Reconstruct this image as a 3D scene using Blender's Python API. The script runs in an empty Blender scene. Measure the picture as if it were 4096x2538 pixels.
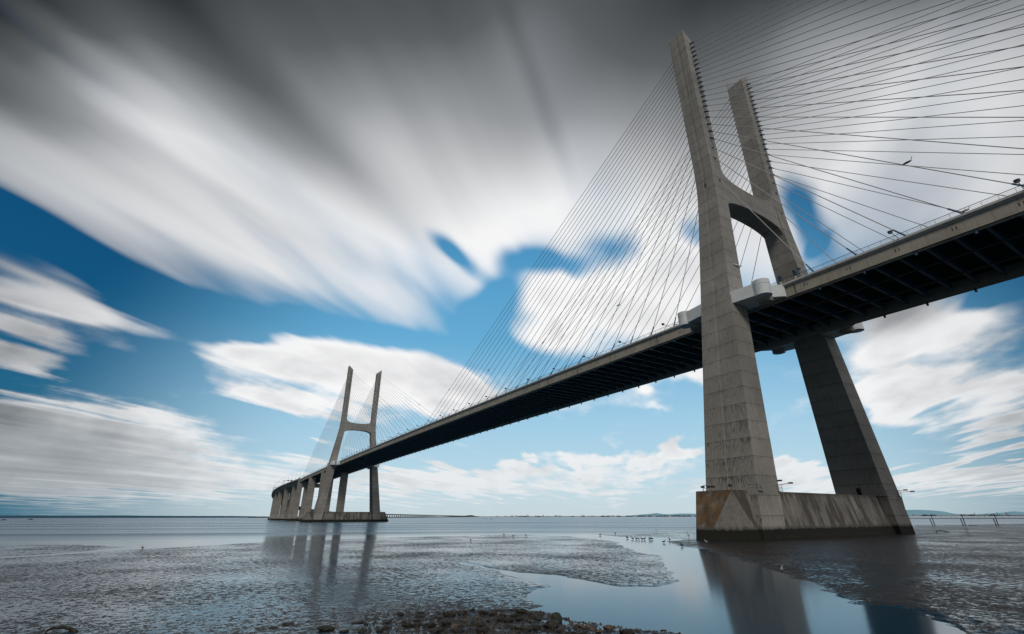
import bpy, bmesh, math, random
import numpy as np
from mathutils import Vector, Matrix, noise as mnoise
R = math.radians
SUN_E = 1.5
DK = .92
TINT = [(.56, .68, .74), (.48, .68, .79), (.36, .62, .80), (.13, .43, .69), (.08, .34, .61), (.03, .2, .42)]
MUDR = .07
MUDN = .24
sc = bpy.context.scene
col = sc.collection
random.seed(7)

# ------------------------------------------------------------------ helpers
class MB:
    """collects shapes; build() links them as ONE mesh object"""
    def __init__(self): self.v = []; self.f = []
    def add(self, vs, fs):
        n = len(self.v); self.v += [tuple(p) for p in vs]; self.f += [tuple(i + n for i in f) for f in fs]; return self
    def box(self, x0, x1, y0, y1, z0, z1):
        vs = [(x, y, z) for z in (z0, z1) for y in (y0, y1) for x in (x0, x1)]
        return self.add(vs, [(0, 2, 3, 1), (4, 5, 7, 6), (0, 1, 5, 4), (2, 6, 7, 3), (0, 4, 6, 2), (1, 3, 7, 5)])
    def tube(self, a, b, r0, r1=None, n=8, caps=True):
        r1 = r0 if r1 is None else r1
        a = Vector(a); b = Vector(b); d = (b - a).normalized()
        u = d.orthogonal().normalized(); w = d.cross(u)
        vs = []
        for p, r in ((a, r0), (b, r1)):
            for i in range(n):
                t = 2 * math.pi * i / n
                vs.append(p + u * (r * math.cos(t)) + w * (r * math.sin(t)))
        fs = [(i, (i + 1) % n, n + (i + 1) % n, n + i) for i in range(n)]
        if caps: fs += [tuple(range(n))[::-1], tuple(range(n, 2 * n))]
        return self.add(vs, fs)
    def prism(self, poly, z0, z1, top=None):
        n = len(poly); top = top or poly
        vs = [(x, y, z0) for x, y in poly] + [(x, y, z1) for x, y in top]
        fs = [(i, (i + 1) % n, n + (i + 1) % n, n + i) for i in range(n)] + [tuple(range(n))[::-1], tuple(range(n, 2 * n))]
        return self.add(vs, fs)
    def prism_x(self, poly, x0, x1):           # polygon in (y, z) swept along x
        n = len(poly)
        vs = [(x0, y, z) for y, z in poly] + [(x1, y, z) for y, z in poly]
        fs = [(i, (i + 1) % n, n + (i + 1) % n, n + i) for i in range(n)] + [tuple(range(n))[::-1], tuple(range(n, 2 * n))]
        return self.add(vs, fs)
    def loft(self, rings, caps=True):
        n = len(rings[0]); vs = [p for r in rings for p in r]; fs = []
        for k in range(len(rings) - 1):
            for i in range(n):
                j = (i + 1) % n
                fs.append((k * n + i, k * n + j, (k + 1) * n + j, (k + 1) * n + i))
        if caps: fs += [tuple(range(n))[::-1], tuple(range((len(rings) - 1) * n, len(rings) * n))]
        return self.add(vs, fs)
    def mesh(self, name, smooth=False):
        m = bpy.data.meshes.new(name); m.from_pydata(self.v, [], self.f)
        bm = bmesh.new(); bm.from_mesh(m); bmesh.ops.recalc_face_normals(bm, faces=bm.faces); bm.to_mesh(m); bm.free()
        if smooth: m.polygons.foreach_set('use_smooth', [True] * len(m.polygons))
        return m
    def build(self, name, mat, parent=None, smooth=False, loc=None):
        m = self.mesh(name, smooth); return link(name, m, mat, parent, loc)

def link(name, mesh, mat, parent=None, loc=None):
    if mat is not None and not mesh.materials: mesh.materials.append(mat)
    o = bpy.data.objects.new(name, mesh); col.objects.link(o)
    if parent is not None: o.parent = parent
    if loc is not None: o.location = loc
    return o
def tag(o, label=None, cat=None, group=None, kind=None):
    if label: o['label'] = label
    if cat: o['category'] = cat
    if group: o['group'] = group
    if kind: o['kind'] = kind
    return o
def thing(name, label, cat, loc=(0, 0, 0), group=None):
    o = bpy.data.objects.new(name, None); o.empty_display_size = .5; col.objects.link(o); o.location = loc
    return tag(o, label, cat, group)
def copy_tree(o, parent=None):
    c = o.copy(); col.objects.link(c); c.parent = parent
    for ch in list(o.children): copy_tree(ch, c)
    return c

# ------------------------------------------------------------------ node helper
class NT:
    def __init__(self, tree): self.t = tree; self.n = tree.nodes; self.l = tree.links; self.n.clear()
    def node(self, kind, **kw):
        n = self.n.new(kind)
        for k, v in kw.items(): setattr(n, k, v)
        return n
    def put(self, sock, val):
        if isinstance(val, bpy.types.NodeSocket): self.l.new(val, sock)
        elif val is not None:
            if sock.type == 'RGBA' and not isinstance(val, (int, float)) and len(val) == 3: val = (*val, 1)
            sock.default_value = val
    def math(self, op, a, b=None, c=None, clamp=False):
        n = self.node('ShaderNodeMath', operation=op, use_clamp=clamp)
        self.put(n.inputs[0], a)
        if b is not None: self.put(n.inputs[1], b)
        if c is not None: self.put(n.inputs[2], c)
        return n.outputs[0]
    def vmath(self, op, a, b=None, scale=None):
        n = self.node('ShaderNodeVectorMath', operation=op)
        self.put(n.inputs[0], a)
        if b is not None: self.put(n.inputs[1], b)
        if scale is not None: self.put(n.inputs['Scale'], scale)
        return n.outputs['Value'] if op in ('DOT_PRODUCT', 'LENGTH', 'DISTANCE') else n.outputs[0]
    def mix(self, f, a, b, blend='MIX'):
        n = self.node('ShaderNodeMix', data_type='RGBA', blend_type=blend)
        self.put(n.inputs[0], f); self.put(n.inputs[6], a); self.put(n.inputs[7], b); return n.outputs[2]
    def mixf(self, f, a, b):
        n = self.node('ShaderNodeMix', data_type='FLOAT'); self.put(n.inputs[0], f); self.put(n.inputs[2], a); self.put(n.inputs[3], b); return n.outputs[0]
    def ramp(self, v, lo, hi, a=0.0, b=1.0, smooth=True):
        n = self.node('ShaderNodeMapRange', interpolation_type='SMOOTHSTEP' if smooth else 'LINEAR')
        for i, x in enumerate((v, lo, hi, a, b)): self.put(n.inputs[i], x)
        return n.outputs[0]
    def noise(self, vec, scale, detail=3, rough=.5, dist=0, dim='3D'):
        n = self.node('ShaderNodeTexNoise', noise_dimensions=dim)
        self.put(n.inputs['Vector'], vec); self.put(n.inputs['Scale'], scale); self.put(n.inputs['Detail'], detail)
        self.put(n.inputs['Roughness'], rough); self.put(n.inputs['Distortion'], dist); return n.outputs[0]
    def sep(self, v): n = self.node('ShaderNodeSeparateXYZ'); self.put(n.inputs[0], v); return n.outputs
    def comb(self, x, y, z):
        n = self.node('ShaderNodeCombineXYZ')
        for i, q in enumerate((x, y, z)): self.put(n.inputs[i], q)
        return n.outputs[0]
    def scale(self, v, s): return self.vmath('MULTIPLY', v, s)
    def obj(self): return self.node('ShaderNodeTexCoord').outputs['Object']
    def bsdf(self, color, rough, bump=None, strength=.3, dist=.05, **kw):
        p = self.node('ShaderNodeBsdfPrincipled'); o = self.node('ShaderNodeOutputMaterial')
        self.put(p.inputs['Base Color'], color); self.put(p.inputs['Roughness'], rough)
        for k, v in kw.items(): self.put(p.inputs[k.replace('_', ' ')], v)
        if bump is not None:
            b = self.node('ShaderNodeBump'); self.put(b.inputs['Height'], bump); self.put(b.inputs['Strength'], strength); self.put(b.inputs['Distance'], dist)
            self.l.new(b.outputs[0], p.inputs['Normal'])
        self.l.new(p.outputs[0], o.inputs[0]); return p
def newmat(name):
    m = bpy.data.materials.new(name); m.use_nodes = True; return m, NT(m.node_tree)
def plain(name, c, rough=.5, var=.25, scale=3.0, **kw):
    m, t = newmat(name); nz = t.noise(t.obj(), scale, 4, .6)
    f = t.ramp(nz, .3, .7)
    t.bsdf(t.mix(f, [x * (1 - var) for x in c], [x * (1 + var) for x in c]), rough, nz, .15, .02, **kw); return m

# ------------------------------------------------------------------ camera
cam_d = bpy.data.cameras.new('camera'); cam = bpy.data.objects.new('camera', cam_d); col.objects.link(cam)
CAM = Vector((-60.3979, 115.8099, 4.0792))
_y, _p, _r = R(-31.5773), R(23.0828), R(-0.1336)
Fw = Vector((math.cos(_p) * math.cos(_y), math.cos(_p) * math.sin(_y), math.sin(_p)))
Rt = Vector((math.sin(_y), -math.cos(_y), 0)); Up = Rt.cross(Fw)
R2 = Rt * math.cos(_r) + Up * math.sin(_r); U2 = -Rt * math.sin(_r) + Up * math.cos(_r)
cam.matrix_world = Matrix(((R2.x, U2.x, -Fw.x, CAM.x), (R2.y, U2.y, -Fw.y, CAM.y), (R2.z, U2.z, -Fw.z, CAM.z), (0, 0, 0, 1)))
cam_d.sensor_width = 36; cam_d.lens = 1874.2931 / 4096 * 36; cam_d.clip_start = .5; cam_d.clip_end = 120000
sc.camera = cam
sc.view_settings.view_transform = 'Standard'; sc.view_settings.look = 'None'; sc.view_settings.exposure = 0

# ------------------------------------------------------------------ sun and sky
SUN_EL, SUN_AZ = R(42), R(138)          # azimuth of the sun measured from +X towards +Y
sd = bpy.data.lights.new('sun', 'SUN'); sd.energy = SUN_E; sd.angle = R(18); sd.color = (1, .95, .87)
so = bpy.data.objects.new('sun', sd); col.objects.link(so)
sv = Vector((math.cos(SUN_EL) * math.cos(SUN_AZ), math.cos(SUN_EL) * math.sin(SUN_AZ), math.sin(SUN_EL)))
so.rotation_euler = sv.to_track_quat('Z', 'Y').to_euler(); so.location = (0, 200, 300)

W = bpy.data.worlds.new('World'); sc.world = W; W.use_nodes = True
t = NT(W.node_tree)
sky = t.node('ShaderNodeTexSky', sky_type='NISHITA', sun_disc=False, sun_elevation=SUN_EL, sun_rotation=math.pi / 2 - SUN_AZ, altitude=0, air_density=1.0, dust_density=.6, ozone_density=2.0)
d = t.vmath('NORMALIZE', t.node('ShaderNodeTexCoord').outputs['Generated'])
dx, dy, dz = t.sep(d)
el = t.math('MULTIPLY', t.math('ARCSINE', dz), 57.2958)
# streaky cloud sheet drifting along one wind direction, on a curved shell
WA = R(-46.5)
den = t.math('ADD', t.math('MAXIMUM', dz, 0.0), .035)
al = t.math('DIVIDE', t.vmath('DOT_PRODUCT', d, (math.cos(WA), math.sin(WA), 0)), den)
ac = t.math('DIVIDE', t.vmath('DOT_PRODUCT', d, (-math.sin(WA), math.cos(WA), 0)), den)
pl = t.comb(t.math('MULTIPLY', al, .24), t.math('MULTIPLY', ac, 1.0), 0)
n_str = t.noise(pl, 2.0, 3, .48, .3)
n_wide = t.noise(t.vmath('ADD', pl, (7.3, 2.1, 0)), 1.05, 2, .5, .2)
pl2 = t.comb(t.math('MULTIPLY', al, .6), t.math('MULTIPLY', ac, 1.1), .7)
n_puf = t.noise(pl2, 1.5, 4, .5, .3)
fine = t.noise(t.scale(d, (1, 1, 2.1)), 10.0, 6, .56, .15)
low = t.ramp(el, 24, 9)                    # 1 low in the sky
strk = t.mixf(low, n_str, t.mixf(.50, n_puf, fine))
BLOBS = [
  (19.6,23.8,-168,5.5,1.4,-1.7,0.1),
  (11.1,20.6,-167,9.1,1.7,-1.5,0),
  (1,19,-178,9.1,1.8,-1.3,0),
  (-14.6,19.3,-175,10.8,1.4,-1,0),
  (-31.9,28,130,4.3,2.6,-1.3,0),
  (-29.3,24.4,129,3.6,2.3,-0.9,0),
  (-22.2,32.1,-146,2.3,1,-1,0),
  (-25,30.3,-143,3,0.9,-0.8,0),
  (-36.6,29.5,-169,5,1.5,-1.15,0),
  (-47.2,29.8,-160,4.3,1.8,-0.95,0),
  (-55.7,30.6,-108,2.1,2,-1,0),
  (-68.4,32.3,-101,2.5,1.6,-1.2,0),
  (-69,29,-111,3.7,1.5,-0.9,0),
  (-69.5,27.1,152,1.4,0.7,-0.7,0),
  (-28.8,20.3,179,3.1,3.1,-0.8,0),
  (-80.8,17.5,171,2.7,1,-1.2,0),
  (16.8,19.9,-170,4.9,1.2,1.2,0.1),
  (14.3,17.4,-178,6.9,1.3,1.6,-0.02),
  (16,13,178,3.3,1.3,1.7,0.05),
  (15.6,8.3,-178,5.4,1.1,1.4,0.15),
  (10.7,7.2,-176,10.4,2.2,1.8,0.18),
  (10.6,3.6,-179,11.3,2.1,1.3,0.3),
  (-3,16.1,178,6.4,2.1,1.7,0),
  (-14,15.8,-174,11.7,2.7,1.8,-0.1),
  (-7.3,11.6,-174,8.1,1.1,1.3,0.05),
  (-24.3,14.4,-172,5,3,1.5,0),
  (-44.3,23.4,-156,11.2,3.1,1.5,0),
  (-52.7,26.8,-149,4.5,2.9,1.2,0.05),
  (-37,20.2,-168,5.5,1.8,1.2,0),
  (-47.8,12.9,-171,1.4,0.5,0.8,0),
  (-53.2,14.5,-174,3,1.1,1.2,0),
  (-49.9,11.2,-168,1.8,0.3,0.4,0),
  (-75.2,15.3,-174,5,2.5,1.9,-0.12),
  (-71.7,14.9,-168,2.7,1.4,1.2,0),
  (-70.9,12.2,-164,3.8,1.4,1,0.1),
  (-71,10,-172,2.8,1.4,1.9,-0.1),
  (-77.2,10.1,180,3.2,1.5,1.7,0.05),
  (-77,6.8,-177,2.9,0.8,1.6,0.1),
  (-75.2,3.3,179,3.4,0.9,1.6,0.1),
  (-77.6,3.9,-176,0.9,0.8,1.4,0),
  (-66.6,2.9,-178,10.5,1.1,0.9,0),
  (-60.9,3.9,-178,3.2,1.1,1.3,0),
  (-49.7,6.4,174,2.6,0.9,1.6,0),
  (-42.2,5.6,-179,6,0.9,1.2,0),
  (-32.5,5.3,-180,2.7,0.6,1,0),
  (-21,4.1,179,7.6,0.8,0.9,0),
  (-8.2,6,178,2.1,0.4,0.8,0),
  (-24.8,3.6,180,28.3,1.7,0.95,0),
  (4.2,15.1,170,2.1,2.5,-0.8,0),
  (6.5,12.4,178,5.2,0.9,-0.7,0),
  (-25.5,8.8,179,7.9,1.4,-0.5,0),
  (11.3,35.3,-166,18.8,2.4,0,0.08),
  (-36.5,35.9,-148,14.6,5.9,0,-0.12),
  (-55.5,9.8,-176,2.5,1.8,-0.5,0),
  (-72.4,18.9,-177,5,1.8,0.9,0.35),
  (27.5,38.7,176,6.6,4.1,0,0.42),
  (24.5,32.2,178,6.7,2,0,0.25),
  (14.6,46.3,-169,7.8,2.6,0,0.12),
  (4.4,41.9,-158,16.7,2.9,0,0.14),
  (-3.5,40.4,-161,11.1,2.7,0,0.12),
  (22,39.2,-173,6.7,1,0,-0.22),
  (11.3,35.3,-166,11.7,1.4,0,-0.22),
  (-3,33.5,-164,19,2.1,0,-0.15),
  (-16.7,46.9,-129,6.9,13.5,0,-0.14),
  (-44.9,44.5,-170,8.9,13.9,0,-0.16),
  (-78.2,33.4,-150,9.9,5.2,0,-0.2),
  (-80,40.6,-144,12.1,4.2,0,-0.26),
  (-33.2,52.7,-123,5,8.9,0,-0.1),
  (14,24.6,-166,8.6,1.1,0,0.1),
  (-37.2,47.3,-109,12,1.2,0,0.08),
]

wn1 = t.node('ShaderNodeTexNoise'); t.put(wn1.inputs['Vector'], pl); wn1.inputs['Scale'].default_value = 2.1; wn1.inputs['Detail'].default_value = 3
dw = t.vmath('ADD', d, t.vmath('MULTIPLY', t.vmath('SUBTRACT', wn1.outputs['Color'], (.5, .5, .5)), (.13, .13, .12)))
cov = t.math('ADD', t.ramp(el, 18.5, 27), t.ramp(el, 26, 36, 0, .30))
off = t.math('MULTIPLY', t.math('ARCCOSINE', t.vmath('DOT_PRODUCT', d, (math.cos(R(24)) * math.cos(R(-34)), math.cos(R(24)) * math.sin(R(-34)), math.sin(R(24))))), 57.2958)
drk = t.math('ADD', t.ramp(el, 26, 57, 0, DK), t.ramp(off, 37, 66, 0, .62))  # off-axis term paints the corner vignette into the cloud tone
for az, e0, ang, ln, wd, cv, dk in BLOBS:
    az, e0, ang, ln, wd = map(R, (az, e0, ang, ln, wd))
    c = Vector((math.cos(e0) * math.cos(az), math.cos(e0) * math.sin(az), math.sin(e0)))
    e = Vector((-math.sin(az), math.cos(az), 0)); n = c.cross(e)
    t1 = e * math.cos(ang) + n * math.sin(ang); t2 = c.cross(t1)
    mp = t.node('ShaderNodeMapping', vector_type='TEXTURE'); t.l.new(dw, mp.inputs[0])
    mp.inputs['Location'].default_value = c; mp.inputs['Rotation'].default_value = Matrix((t1, t2, c)).transposed().to_euler()
    mp.inputs['Scale'].default_value = (1.75 * ln, 1.75 * wd, .95)
    gr = t.node('ShaderNodeTexGradient', gradient_type='SPHERICAL'); t.l.new(mp.outputs[0], gr.inputs[0])
    g = t.ramp(gr.outputs[1], 0, 1)
    if cv: cov = t.math('MULTIPLY_ADD', g, cv, cov)
    if dk: drk = t.math('MULTIPLY_ADD', g, dk, drk)
back = t.ramp(off, 62, 88)                 # unseen sky behind the camera: cloud added to shape the ambient light
cov = t.math('MULTIPLY_ADD', back, 1.1, cov)
cov = t.math('MULTIPLY_ADD', t.math('SUBTRACT', strk, .5), t.mixf(low, t.ramp(el, 35, 46, 3.8, 2.0), 3.4), cov)
mask = t.ramp(cov, t.mixf(low, -.20, .05), t.mixf(low, 1.25, 1.0))
mask = t.math('MULTIPLY', mask, t.ramp(el, -.2, 2.5, .35, 1.0))
drk = t.math('MULTIPLY_ADD', t.math('SUBTRACT', n_wide, .5), .55, drk)
drk = t.math('MULTIPLY_ADD', t.math('SUBTRACT', n_str, .5), .26, drk)
drk = t.math('MULTIPLY_ADD', t.math('SUBTRACT', .5, fine), t.mixf(low, 0.0, .75), drk)
drk = t.math('MULTIPLY_ADD', t.ramp(cov, .9, 2.2), t.mixf(low, .12, .12), drk)
drk = t.mixf(back, drk, t.ramp(t.math('ADD', dy, t.math('MULTIPLY', dx, .5)), -.6, .5, .15, .95))
ramp = t.node('ShaderNodeValToRGB'); t.put(ramp.inputs[0], drk)
er = ramp.color_ramp; er.elements[0].position = 0; er.elements[0].color = (.94, .94, .945, 1)
er.elements[1].position = 1; er.elements[1].color = (.035, .040, .045, 1)
for p, c in ((.22, (.66, .665, .68)), (.45, (.36, .37, .385)), (.72, (.135, .145, .15))):
    x = er.elements.new(p); x.color = (*c, 1)
haze = t.ramp(el, 14, 0)
cloudc = t.mix(t.math('MULTIPLY', haze, .55), ramp.outputs[0], (.62, .68, .72, 1))
# blue: physical sky at 0.1, graded to the clear maritime blue seen from the shore
blue = t.mix(1.0, sky.outputs[0], (.10, .10, .10, 1), 'MULTIPLY')
tint = t.node('ShaderNodeValToRGB'); t.put(tint.inputs[0], t.math('DIVIDE', el, 50.0))
tr = tint.color_ramp; tr.elements[0].position = 0; tr.elements[0].color = (*TINT[0], 1); tr.elements[1].position = 1; tr.elements[1].color = (*TINT[-1], 1)
for i, p in enumerate((.08, .2, .4, .6)):
    x = tr.elements.new(p); x.color = (*TINT[i + 1], 1)
blue = t.mix(.88, blue, tint.outputs[0])
# lens vignette painted into the sky: blue and cloud darken to both sides
side = t.vmath('DOT_PRODUCT', d, (math.cos(R(-36)), math.sin(R(-36)), 0))
sidef = t.math('MULTIPLY', t.ramp(side, .90, .60), t.math('SUBTRACT', 1.0, back))
blue = t.mix(sidef, blue, t.mix(1.0, blue, (.05, .22, .32, 1), 'MULTIPLY'))
cloudc = t.mix(t.math('MULTIPLY', sidef, .42), cloudc, t.mix(1.0, cloudc, (.50, .53, .55, 1), 'MULTIPLY'))
fin = t.mix(mask, blue, cloudc)
bg = t.node('ShaderNodeBackground'); t.put(bg.inputs[0], fin); bg.inputs[1].default_value = 1.0
wo = t.node('ShaderNodeOutputWorld'); t.l.new(bg.outputs[0], wo.inputs[0])
W.cycles.sampling_method = 'MANUAL'; W.cycles.sample_map_resolution = 256

# ------------------------------------------------------------------ materials of the bridge
def concrete(name, base, joints=3.525, off=.65, tide=True, stain=.5, rust=False, low_stain=0.0, streak=1.0, lichen=False):
    m, t = newmat(name)
    P = t.obj(); x, y, z = t.sep(P)
    g = t.node('ShaderNodeNewGeometry'); nx, ny, nz = t.sep(g.outputs['Normal'])
    big = t.noise(P, .12, 4, .6); mid = t.noise(P, 1.1, 5, .65); fine = t.noise(P, 9.0, 4, .7)
    st = t.noise(t.scale(P, (1.6, 1.6, .045)), 1.3, 5, .65)        # rain streaks, long in z
    st2 = t.noise(t.scale(P, (4.5, 4.5, .10)), 1.2, 4, .6)
    c = t.mix(t.ramp(big, .3, .7), [k * .84 for k in base], [k * 1.16 for k in base])
    c = t.mix(t.math('MULTIPLY', t.ramp(mid, .35, .75), .35), c, [k * .72 for k in base])
    c = t.mix(t.math('MULTIPLY', t.ramp(fine, .40, .75), .25), c, [k * 1.25 for k in base])
    c = t.mix(t.math('MULTIPLY', t.ramp(st, .52, .70), .45 * stain * streak), c, [k * .42 for k in base])
    c = t.mix(t.math('MULTIPLY', t.ramp(st2, .50, .72), .40 * stain * streak), c, [k * .5 for k in base])
    if joints:
        q = t.math('DIVIDE', t.math('SUBTRACT', z, off), joints)
        fl = t.math('FLOOR', q); fr = t.math('SUBTRACT', q, fl)
        wn = t.node('ShaderNodeTexWhiteNoise', noise_dimensions='2D'); t.put(wn.inputs['Vector'], t.comb(fl, t.math('ADD', t.math('ROUND', t.math('MULTIPLY', nx, 1.0)), t.math('SIGN', y)), 0))
        c = t.mix(1.0, c, t.mix(wn.outputs[0], (.92, .92, .92), (1.06, 1.055, 1.05)), 'MULTIPLY')
        ln = t.math('LESS_THAN', t.math('ABSOLUTE', t.math('SUBTRACT', fr, .5)), 2.0)
        near = t.math('MINIMUM', fr, t.math('SUBTRACT', 1.0, fr))
        ln = t.ramp(near, .022, .010)
        c = t.mix(t.math('MULTIPLY', ln, .55), c, (.035, .03, .025))
        # dark runs just below each pour joint
        run = t.math('MULTIPLY', t.ramp(fr, .72, 1.0), t.ramp(st2, .46, .62))
        c = t.mix(t.math('MULTIPLY', run, .45 * stain), c, (.06, .05, .042))
        tie = t.node('ShaderNodeTexVoronoi'); t.put(tie.inputs['Vector'], P); tie.inputs['Scale'].default_value = .8
        c = t.mix(t.math('MULTIPLY', t.ramp(tie.outputs['Distance'], .07, .04), .6), c, (.03, .026, .02))
    if low_stain:
        fs_ = t.noise(t.scale(P, (3.2, 3.2, .04)), 1.7, 5, .68)
        f = t.math('MULTIPLY', t.ramp(z, 46, 8), t.math('MULTIPLY', t.ramp(t.math('ADD', fs_, t.math('MULTIPLY', big, .6)), .78, .95), t.ramp(fr, -.1, 1.0, .25, 1.0)))
        f = t.math('MULTIPLY', t.math('MULTIPLY', f, t.ramp(ny, .2, .7)), t.ramp(y, 0, 5))
        c = t.mix(t.math('MULTIPLY', f, low_stain), c, (.045, .036, .030))
        rb = t.noise(t.scale(P, (.5, .5, 2.0)), 1.6, 5, .7)
        f2 = t.math('MULTIPLY', t.math('MULTIPLY', t.ramp(rb, .60, .70), t.ramp(z, 45, 10)), .5)
        c = t.mix(f2, c, (.10, .055, .03))
    if lichen:
        l1 = t.noise(P, .8, 6, .75)
        f = t.math('MULTIPLY', t.ramp(ny, .75, .9), t.ramp(z, 1.8, 3.0))
        c = t.mix(t.math('MULTIPLY', f, .75), c, (.070, .052, .036))
        rustf = t.math('MULTIPLY', f, t.ramp(l1, .40, .54, 0, .8))
        # grey-black weathering sheets on the battered walls
        ws = t.noise(t.scale(P, (.5, .55, .07)), 1.0, 4, .6)
        f = t.math('MULTIPLY', t.ramp(ws, .47, .56), t.ramp(z, 1.0, 3.0))
        cham = t.math('MULTIPLY', t.ramp(ny, .15, .3), t.ramp(ny, .75, .6))
        c = t.mix(t.math('MULTIPLY', t.math('MULTIPLY', f, .8), t.math('SUBTRACT', 1.0, t.math('MULTIPLY', cham, .5))), c, (.050, .043, .037))
        f = t.math('MAXIMUM', t.math('MULTIPLY', t.ramp(ws, .44, .36), .45), t.math('MULTIPLY', cham, t.ramp(mid, .35, .7, .42, .08)))
        c = t.mix(f, c, (.31, .30, .28))
        c = t.mix(rustf, c, (.17, .082, .018))
        f = t.ramp(z, 7.6, 8.4)
        c = t.mix(t.math('MULTIPLY', f, .6), c, (.06, .052, .044))
    if tide:
        e = t.math('ADD', z, t.math('MULTIPLY', t.math('SUBTRACT', t.noise(t.scale(P, (1, 1, .3)), 1.2, 4, .7), .5), 1.1))
        c = t.mix(t.math('MULTIPLY', t.ramp(e, 2.6, 2.0), .6), c, (.05, .043, .033))
        c = t.mix(t.ramp(e, 2.05, 1.75), c, (.012, .012, .009))
        gr = t.math('MULTIPLY', t.ramp(e, 1.2, .7), t.ramp(mid, .45, .6))
        c = t.mix(gr, c, (.014, .018, .008))
    h = t.math('ADD', mid, t.math('MULTIPLY', fine, .4))
    t.bsdf(c, .85, h, .35, .05, Specular_IOR_Level=.3); return m
CB = (.275, .260, .238)
M = {}
M['pylon'] = concrete('weathered_pylon_concrete', CB, low_stain=.9, stain=1.0)
M['cap'] = concrete('weathered_plinth_concrete', (.175, .164, .148), joints=0, lichen=True, stain=.7)
M['pier'] = concrete('pier_concrete', (.27, .25, .222), joints=4.2, stain=.7, tide=True)
M['deckside'] = concrete('deck_concrete', (.34, .312, .262), joints=0, tide=False, stain=1.15)
M['kerb'] = plain('pale_concrete_kerb', (.46, .45, .43), .8, .14, .7)
M['white'] = plain('white_painted_concrete', (.62, .64, .65), .6, .07, .8)
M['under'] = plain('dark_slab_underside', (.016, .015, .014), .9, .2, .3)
M['stringer'] = plain('dark_stringer', (.10, .092, .08), .8, .2, .5)  # darker than the deck concrete, so the stringers stand out less
M['steel'] = plain('deep_blue_painted_girder', (.045, .10, .13), .5, .2, .6)
M['blue'] = plain('blue_painted_socket', (.018, .075, .135), .4, .2, 2)
M['cable'] = plain('pale_sheathed_cable', (.42, .40, .38), .5, .08, 1)
M['rail'] = plain('galvanised_rail', (.32, .33, .33), .5, .1, 2)
M['railblue'] = plain('blue_painted_rail', (.03, .08, .12), .45, .1, 2)
M['lampdark'] = plain('dark_lamp_casing', (.03, .03, .032), .5, .1, 5)
M['lampwhite'] = plain('white_lamp_glass', (.7, .72, .74), .2, .04, 5)
M['black'] = plain('dark_opening', (.006, .006, .006), .9, .1, 1)

# ------------------------------------------------------------------ pylon
ZC, ZK, ZT, ZTI = 8.54, 86.46, 146.29, 142.63
def lev(z, k):
    t0 = dict(yo=(30.37, 16.62, 16.72), yi=(23.14, 12.19, 12.49), a=(5.92, 2.71, 2.70))[k]
    s1 = (t0[1] - t0[0]) / ZK; s2 = (t0[2] - t0[1]) / (ZT - ZK)
    v = t0[0] + s1 * z if z < ZK else t0[1] + s2 * (z - ZK)
    w = 9.0 if k != 'a' else 4.0
    u = z - ZK
    if abs(u) < w: v += (s2 - s1) * (w - abs(u)) ** 2 / (4 * w)
    return v
def leg_mesh(s):
    zs = [-1.0, 8.54, 25, 45, 65, 77] + [ZK + 1.5 * k for k in range(-6, 7)] + [110, 130, None]
    rings = []
    for z in zs:
        zz = ZT if z is None else z
        a, yo, yi = lev(zz, 'a'), lev(zz, 'yo'), lev(zz, 'yi')
        dgr = .16
        pts = [(-a, yo, zz), (-.42, yo, zz), (-.36, yo - dgr, zz), (.46, yo - dgr, zz), (.52, yo, zz), (a, yo, zz), (a, yi, zz), (-a, yi, zz)]
        if z is None:
            pts = [(x, y, ZTI + (ZT - ZTI) * (y - yi) / (yo - yi)) for x, y, _ in pts]
        rings.append([(x, s * y, z3) for x, y, z3 in pts])
    return MB().loft(rings)
def cap_mesh():
    def ring(E, x1, x2, y2, x3, y3, z):
        q = [(x1, E), (x2, y2), (x3, y3)]
        pts = [(x, y) for x, y in q] + [(x, -y) for x, y in reversed(q)] + [(-x, -y) for x, y in q] + [(-x, y) for x, y in reversed(q)]
        return [(x, y, z) for x, y in pts]
    b = ring(39.6, 1.17, 5.45, 30.2, 5.05, 23.0, 0.0); tp = ring(34.28, 3.9, 3.52, 29.0, 3.55, 22.0, ZC)
    low = [tuple(p0[i] + (p0[i] - p1[i]) * .12 for i in range(3)) for p0, p1 in zip(b, tp)]
    mb = MB(); n = len(b); vs = low + b + tp; fs = []
    for k in (0, 1):
        for i in range(n):
            j = (i + 1) % n
            A, B, C, D = k * n + i, k * n + j, (k + 1) * n + j, (k + 1) * n + i
            fs += [(A, B, D), (B, C, D)] if i in (0, 6) else [(A, B, C), (A, C, D)]
    # the top is a shallow deck
    fs.append(tuple(range(2 * n, 3 * n)))
    return mb.add(vs, fs)
def beam_mesh():
    top = [(0, 89.1), (4, 89.2), (7, 89.5), (9, 89.95), (10.3, 90.4), (11.2, 91.0), (11.9, 91.9), (12.5, 93.6), (14.0, 94.0)]
    bot = [(14.2, 77.5), (13.3, 78.2), (12.9, 79.9), (12.2, 81.0), (11.0, 81.7), (9.0, 82.2), (6, 82.7), (3, 82.9), (0, 83.0)]
    half = top + bot
    poly = half + [(-y, z) for y, z in reversed(half[1:-1])]
    return MB().prism_x(poly, -2.62, 2.62)
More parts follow.
